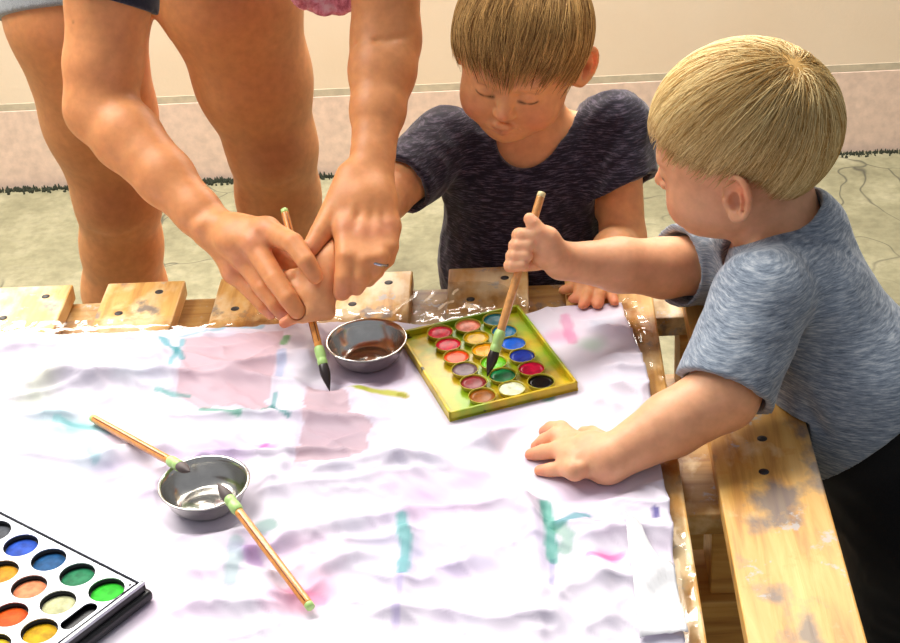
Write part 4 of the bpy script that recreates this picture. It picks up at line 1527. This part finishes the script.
# T-shirt
S = Sdf()
S.ell((-0.008, 1.592, 0.588), (0.091, 0.063, 0.076), None, 0.03)
S.ell((-0.010, 1.586, 0.500), (0.093, 0.072, 0.085), None, 0.03)
S.cone((-0.022, 1.588, 0.50), (-0.022, 1.592, 0.44), 0.076, 0.078, 0.03)
cf1r, cf1l = lerp(sh1r, el1r, 0.84), lerp(sh1l, el1l, 0.62)
S.cone(nb + (0, 0, -0.036), sh1r, 0.044, 0.036, 0.02)
S.cone(nb + (0, 0, -0.036), sh1l, 0.044, 0.036, 0.02)


def sleeve(S, sh, cf, ra, rb, inner, k=0.012, tilt=(0, 0, 0)):
    """a short sleeve open at its cuff"""
    s = Sdf()
    d = unit(cf - sh)
    s.cone(sh, cf, ra, rb, 0.0)
    s.half(cf - d * 0.006, d + np.array(tilt), cf - 0.09, cf + 0.09)
    s.cone(cf - d * 0.030, cf + d * 0.03, inner, inner, 0.0, 's')
    S.join(s, k)


sleeve(S, sh1r, cf1r, 0.0375, 0.0345, 0.0290)
sleeve(S, sh1l, cf1l, 0.0400, 0.0420, 0.0325, 0.012, (0.42, 0, 0))
S.warp(folds(51, 17, 0.0030, (1.5, 1.5, 0.7)), (-0.3, 1.4, 0.4), (0.3, 1.8, 0.8))
S.crease([W(620, 128, 1.57), W(603, 165, 1.55), W(596, 200, 1.54)], 0.008, 0.0025)
S.crease([W(445, 130, 1.57), W(450, 165, 1.55), W(452, 200, 1.54)], 0.007, 0.0025)
S.crease([W(560, 170, 1.54), W(575, 220, 1.53), W(580, 265, 1.52)], 0.007, 0.003)
S.half((0, 1.59, 0.455), (0, 0.1, -1), (-0.2, 1.4, 0.30), (0.2, 1.8, 0.456))
S.chain([W(519, 147, 1.540), nb + (0.0, 0, 0.012), nb + (0.0, 0.03, 0.06)], [0.024, 0.044, 0.05], 0.004, 0.004, 's')
cloth_obj(S, 0.0022, 'shirt', M['navy_heather'], b1, 'dark navy heather T-shirt with round neck')
S = Sdf()
S.ell((-0.002, 1.602, 0.420), (0.086, 0.072, 0.066), None, 0.02)
for sx in (-1, 1):
    S.cone((sx * 0.045 - 0.002, 1.602, 0.40), (sx * 0.050, 1.590, 0.27), 0.062, 0.053, 0.02)
    c = np.array((sx * 0.050, 1.590, 0.255)); S.half(c, (0, 0, -1), c - (0.045, 0.09, 0.09), c + (0.045, 0.09, 0.0))
cloth_obj(S, 0.004, 'shorts', M['dark_denim'], b1)

# ---- the younger toddler, at the right end of the table
H2 = Head(rotm(radians(7), radians(2.0), radians(-111)), (0.1925, 1.3604, 0.7315), 0.98, 0.008, 0.010)
B2 = Sdf()
head_sdf(B2, H2)
nk2 = W(782, 238, 1.335)
ch2 = W(808, 312, 1.305)
be2 = W(858, 396, 1.255)
pv2 = W(905, 488, 1.23)
ax2 = unit(pv2 - nk2)
sh2n, sh2f = W(762, 300, 1.235), W(722, 262, 1.425)
lat2 = unit((sh2n - sh2f) - ((sh2n - sh2f) @ ax2) * ax2)
dep2 = np.cross(ax2, lat2)
R2 = np.stack([lat2, dep2, ax2], 1)
B2.cone(H2(0, 0.020, -0.045), nk2, 0.037, 0.040, 0.015)
B2.ell(ch2, (0.082, 0.055, 0.075), R2, 0.03)
B2.ell(be2, (0.078, 0.062, 0.078), R2, 0.03)
B2.ell(pv2, (0.078, 0.064, 0.062), R2, 0.03)
B2.cone(lerp(nk2, ch2, 0.35), sh2n, 0.036, 0.032, 0.02)
B2.cone(lerp(nk2, ch2, 0.35), sh2f, 0.036, 0.030, 0.02)
el2n, wr2n = onz(723, 395, T + 0.052), onz(607, 461, T + 0.0205)
B2.chain([sh2n, lerp(sh2n, el2n, .6), el2n, lerp(el2n, wr2n, .45), wr2n], [0.034, 0.0320, 0.0305, 0.0275, 0.0185], 0.006, 0.02)
el2f, wr2f = W(664, 268, 1.392), W(562, 261, 1.352)
B2.chain([sh2f, el2f, lerp(el2f, wr2f, .45), wr2f], [0.031, 0.0285, 0.0255, 0.0168], 0.008, 0.02)
B2.crease([W(658, 240, 1.36), W(656, 262, 1.35), W(657, 288, 1.355)], 0.0025, 0.0018)
B2.crease([W(606, 438, 1.15), W(602, 458, 1.135), W(606, 482, 1.135)], 0.0022, 0.0022)
# near hand flat on the cloth
zt = lambda x, y, dz: onz(x, y, T + 0.0062 + dz)
B2.cone(wr2n, onz(592, 452, T + 0.020), 0.0185, 0.0185, 0.008)
B2.ell(onz(586, 455, T + 0.0185), (0.024, 0.019, 0.0130), rotm(0, 0, radians(12)), 0.008)
for mc, pts, r0 in (((574, 441), [(561, 429, .013), (551, 429, .006), (545, 432, .0005)], .0066), ((573, 449), [(556, 436, .014), (545, 441, .007), (537, 447, .0008)], .0067),
                    ((574, 459), [(557, 450, .013), (543, 452, .006), (531, 455, .0006)], .0065), ((575, 470), [(563, 468, .008), (550, 470, .003), (540, 471, .0006)], .0060)):
    a = onz(mc[0], mc[1], T + 0.020)
    P = [a] + [zt(*p) for p in pts]
    B2.cone(onz(590, 455, T + 0.020), a, 0.012, 0.0085, 0.008)
    finger(B2, P, [0.0084, r0 + .0010, r0 + .0002, r0 * .88], 0.005)
    B2.crease([lerp(a, P[1], 0.12) + (0.004, 0, 0.011)], 0.0035, 0.0014)
finger(B2, [onz(600, 441, T + 0.020), zt(592, 434, .007), zt(584, 433, .0005)], [0.0095, 0.0074, 0.0062], 0.006)
# far fist holding a brush upright
b2_tip = onz(487, 377, T + 0.0130)
b2_end = W(542, 192, 1.372)
on2 = lambda t: b2_tip * (1 - t) + b2_end * t
tf = 0.70
c0 = on2(tf)
v2 = unit(c0 - CAM); x2 = unit(np.cross(v2, (0, 0, 1))); z2 = np.cross(x2, v2)
BR2 = 0.0056
pm = c0 + x2 * 0.0165 + v2 * 0.001
B2.chain([wr2f, pm + x2 * 0.006 - z2 * 0.004], [0.0162, 0.0155], 0.008, 0.008)
B2.ell(pm, (0.0150, 0.0145, 0.0195), np.stack([x2, v2, unit(z2 * 1.0 + x2 * 0.25)], 1), 0.008)
for i, (t, r0) in enumerate(((0.765, .0069), (0.708, .0071), (0.652, .0069), (0.602, .0061))):
    c = on2(t)
    finger(B2, [c + x2 * 0.016 + v2 * 0.0135, c - x2 * 0.002 + v2 * 0.0150, c - x2 * 0.0090 + v2 * 0.004, c - x2 * 0.0068 - v2 * 0.0095, c + x2 * 0.003 - v2 * 0.0125], [r0, r0 + .0004, r0 + .0004, r0, r0 * .9], 0.003)
ct = on2(0.785)
finger(B2, [pm + z2 * 0.008 - v2 * 0.009 + x2 * 0.004, ct + x2 * 0.009 - v2 * 0.0125 - z2 * 0.002, ct + x2 * 0.003 - v2 * 0.0128 + z2 * 0.007, ct - x2 * 0.000 - v2 * 0.0122 + z2 * 0.0115], [0.0102, 0.0082, 0.0068, 0.0058], 0.008)
fl2 = np.array((-0.10, 0.0, 0.0))
for sx, oy in ((-1, 0.05), (1, -0.05)):
    hp = pv2 + (0.004, oy * 0.9, -0.02)
    B2.chain([hp, (0.335, pv2[1] + oy, 0.235), (0.36, pv2[1] + oy * 1.05, 0.055)], [0.054, 0.038, 0.027], 0.012, 0.02)
    B2.chain([(0.368, pv2[1] + oy * 1.05, 0.026), (0.32, pv2[1] + oy * 1.1, 0.020), (0.285, pv2[1] + oy * 1.15, 0.014)], [0.025, 0.022, 0.014], 0.01, 0.012)
B2.cone(b2_tip, b2_end, BR2 + 0.0007, BR2 + 0.0007, 0.0, 's')
B2.half((0.0, 1.15, T + 0.0048), (0, 0, -1), (-0.06, 1.05, 0.50), (0.10, 1.25, T + 0.005))
SLAB = (0.2330, T + 0.0012, (0.10, 0.9, 0.3), (0.25, 1.6, T + 0.002))
B2.minus_slab(*SLAB)
sp = head_spots(H2, 0.3)
for x, y in ((545, 432), (537, 447), (531, 455), (540, 471)): sp.append((zt(x, y, 0.001), 0.008, TIP, 0.7))
sp.append((on2(0.8) - x2 * .002 - v2 * .012 + z2 * .024, 0.008, TIP, 0.5))
b2 = body_obj(B2, 0.0018, np.array((0.77, 0.405, 0.225)), sp, M['skin_child'], (0.34, float(pv2[1]), 0.0), 'person with blond bowl haircut in a grey-blue T-shirt leaning over the table end', 'person')
eyes(H2, b2)
hair(B2, H2, b2, [(-0.1, 0.044), (-0.074, 0.042), (-0.060, 0.034), (-0.045, 0.025), (-0.030, 0.018), (-0.012, 0.015), (0.004, 0.016), (0.016, 0.014), (0.026, 0.002), (0.038, -0.016), (0.055, -0.040), (0.1, -0.047)],
     (0.006, 0.052, 0.085), (0, -1, 0), [(0.50, 0.27, 0.065), (1.0, 0.80, 0.40)], 13000, 9, 0.00034, 0.4, 0.017, 0.0050)
S = Sdf()
S.ell(ch2, (0.092, 0.066, 0.084), R2, 0.03)
S.ell(be2, (0.088, 0.072, 0.082), R2, 0.03)
hm2 = be2 + ax2 * 0.030
S.cone(be2, hm2 + ax2 * 0.03, 0.074, 0.076, 0.03)
S.cone(lerp(nk2, ch2, 0.42), sh2n, 0.046, 0.039, 0.02)
S.cone(lerp(nk2, ch2, 0.42), sh2f, 0.047, 0.039, 0.02)
S.cone(lerp(nk2, ch2, 0.15), nk2 + (0.012, 0.0, 0.004), 0.046, 0.046, 0.02)
cf2n, cf2f = lerp(sh2n, el2n, 1.02), lerp(sh2f, el2f, 0.85)
sleeve(S, sh2n, cf2n, 0.0415, 0.0425, 0.0375)
sleeve(S, sh2f, cf2f, 0.038, 0.040, 0.036)
S.warp(folds(71, 15, 0.0032, (1.2, 1.2, 1.2)), (-0.1, 1.0, 0.3), (0.6, 1.7, 0.8))
S.crease([W(795, 330, 1.22), W(785, 375, 1.20), W(778, 405, 1.20)], 0.008, 0.006)
S.crease([W(712, 340, 1.2), W(745, 322, 1.2), W(770, 318, 1.2)], 0.005, 0.002)
S.crease([W(790, 395, 1.2), W(830, 430, 1.19), W(860, 440, 1.19)], 0.009, 0.004)
S.half(hm2, ax2 - 0.24 * dep2, hm2 - 0.14, hm2 + 0.14)
fr2 = W(722, 262, 1.36)
S.chain([lerp(fr2, nk2, 0.45), nk2 + (-0.004, 0, 0.006), nk2 + (-0.02, 0, 0.06)], [0.026, 0.0425, 0.050], 0.004, 0.004, 's')
S.minus_slab(*SLAB)
cloth_obj(S, 0.0022, 'shirt', M['blue_heather'], b2, 'grey-blue heather T-shirt')
S = Sdf()
S.ell(pv2, (0.087, 0.073, 0.070), R2, 0.02)
S.ell(be2 + ax2 * 0.010, (0.0815, 0.0655, 0.080), R2, 0.01)
S.cone(be2 + ax2 * 0.05, pv2, 0.068, 0.070, 0.02)
for oy in (0.05, -0.05):
    hp = pv2 + (0.004, oy * 0.9, -0.02)
    S.chain([hp, (0.336, pv2[1] + oy, 0.235), (0.36, pv2[1] + oy * 1.05, 0.075)], [0.064, 0.052, 0.042], 0.012, 0.02)
S.warp(folds(81, 18, 0.003), (0.1, 0.9, 0.0), (0.6, 1.6, 0.6))
S.half((0.36, pv2[1], 0.062), (0, 0, -1), (0.25, 1.0, 0.0), (0.48, 1.5, 0.062))
S.minus_slab(*SLAB)
cloth_obj(S, 0.0035, 'trousers', M['black_cloth'], b2, 'black trousers')

# ------------------------------------------------------------------ the two held brushes
M['bamboo'] = wood_brush('bamboo_handle', (214, 142, 66), 'x')
brush(br_tip, br_end, 'upright paintbrush held by the child\'s and adult\'s hands together', r=0.0037, bl=0.029, wet=True, bend=(0.0, 0.0, 0.0), stripes=4, collar=0.017)
M['plain_handle'] = wood_brush('plain_wood_handle', (222, 160, 92), 'x')
brush(b2_tip, b2_end, 'thick flat-handled paintbrush dipping into the tray, gripped in a small fist', r=0.0056, bl=0.026, wet=True, stripes=0, collar=0.018, flat=0.7, handle=M['plain_handle'], cap=plain('cream_cap', (226, 212, 160), 0.4))
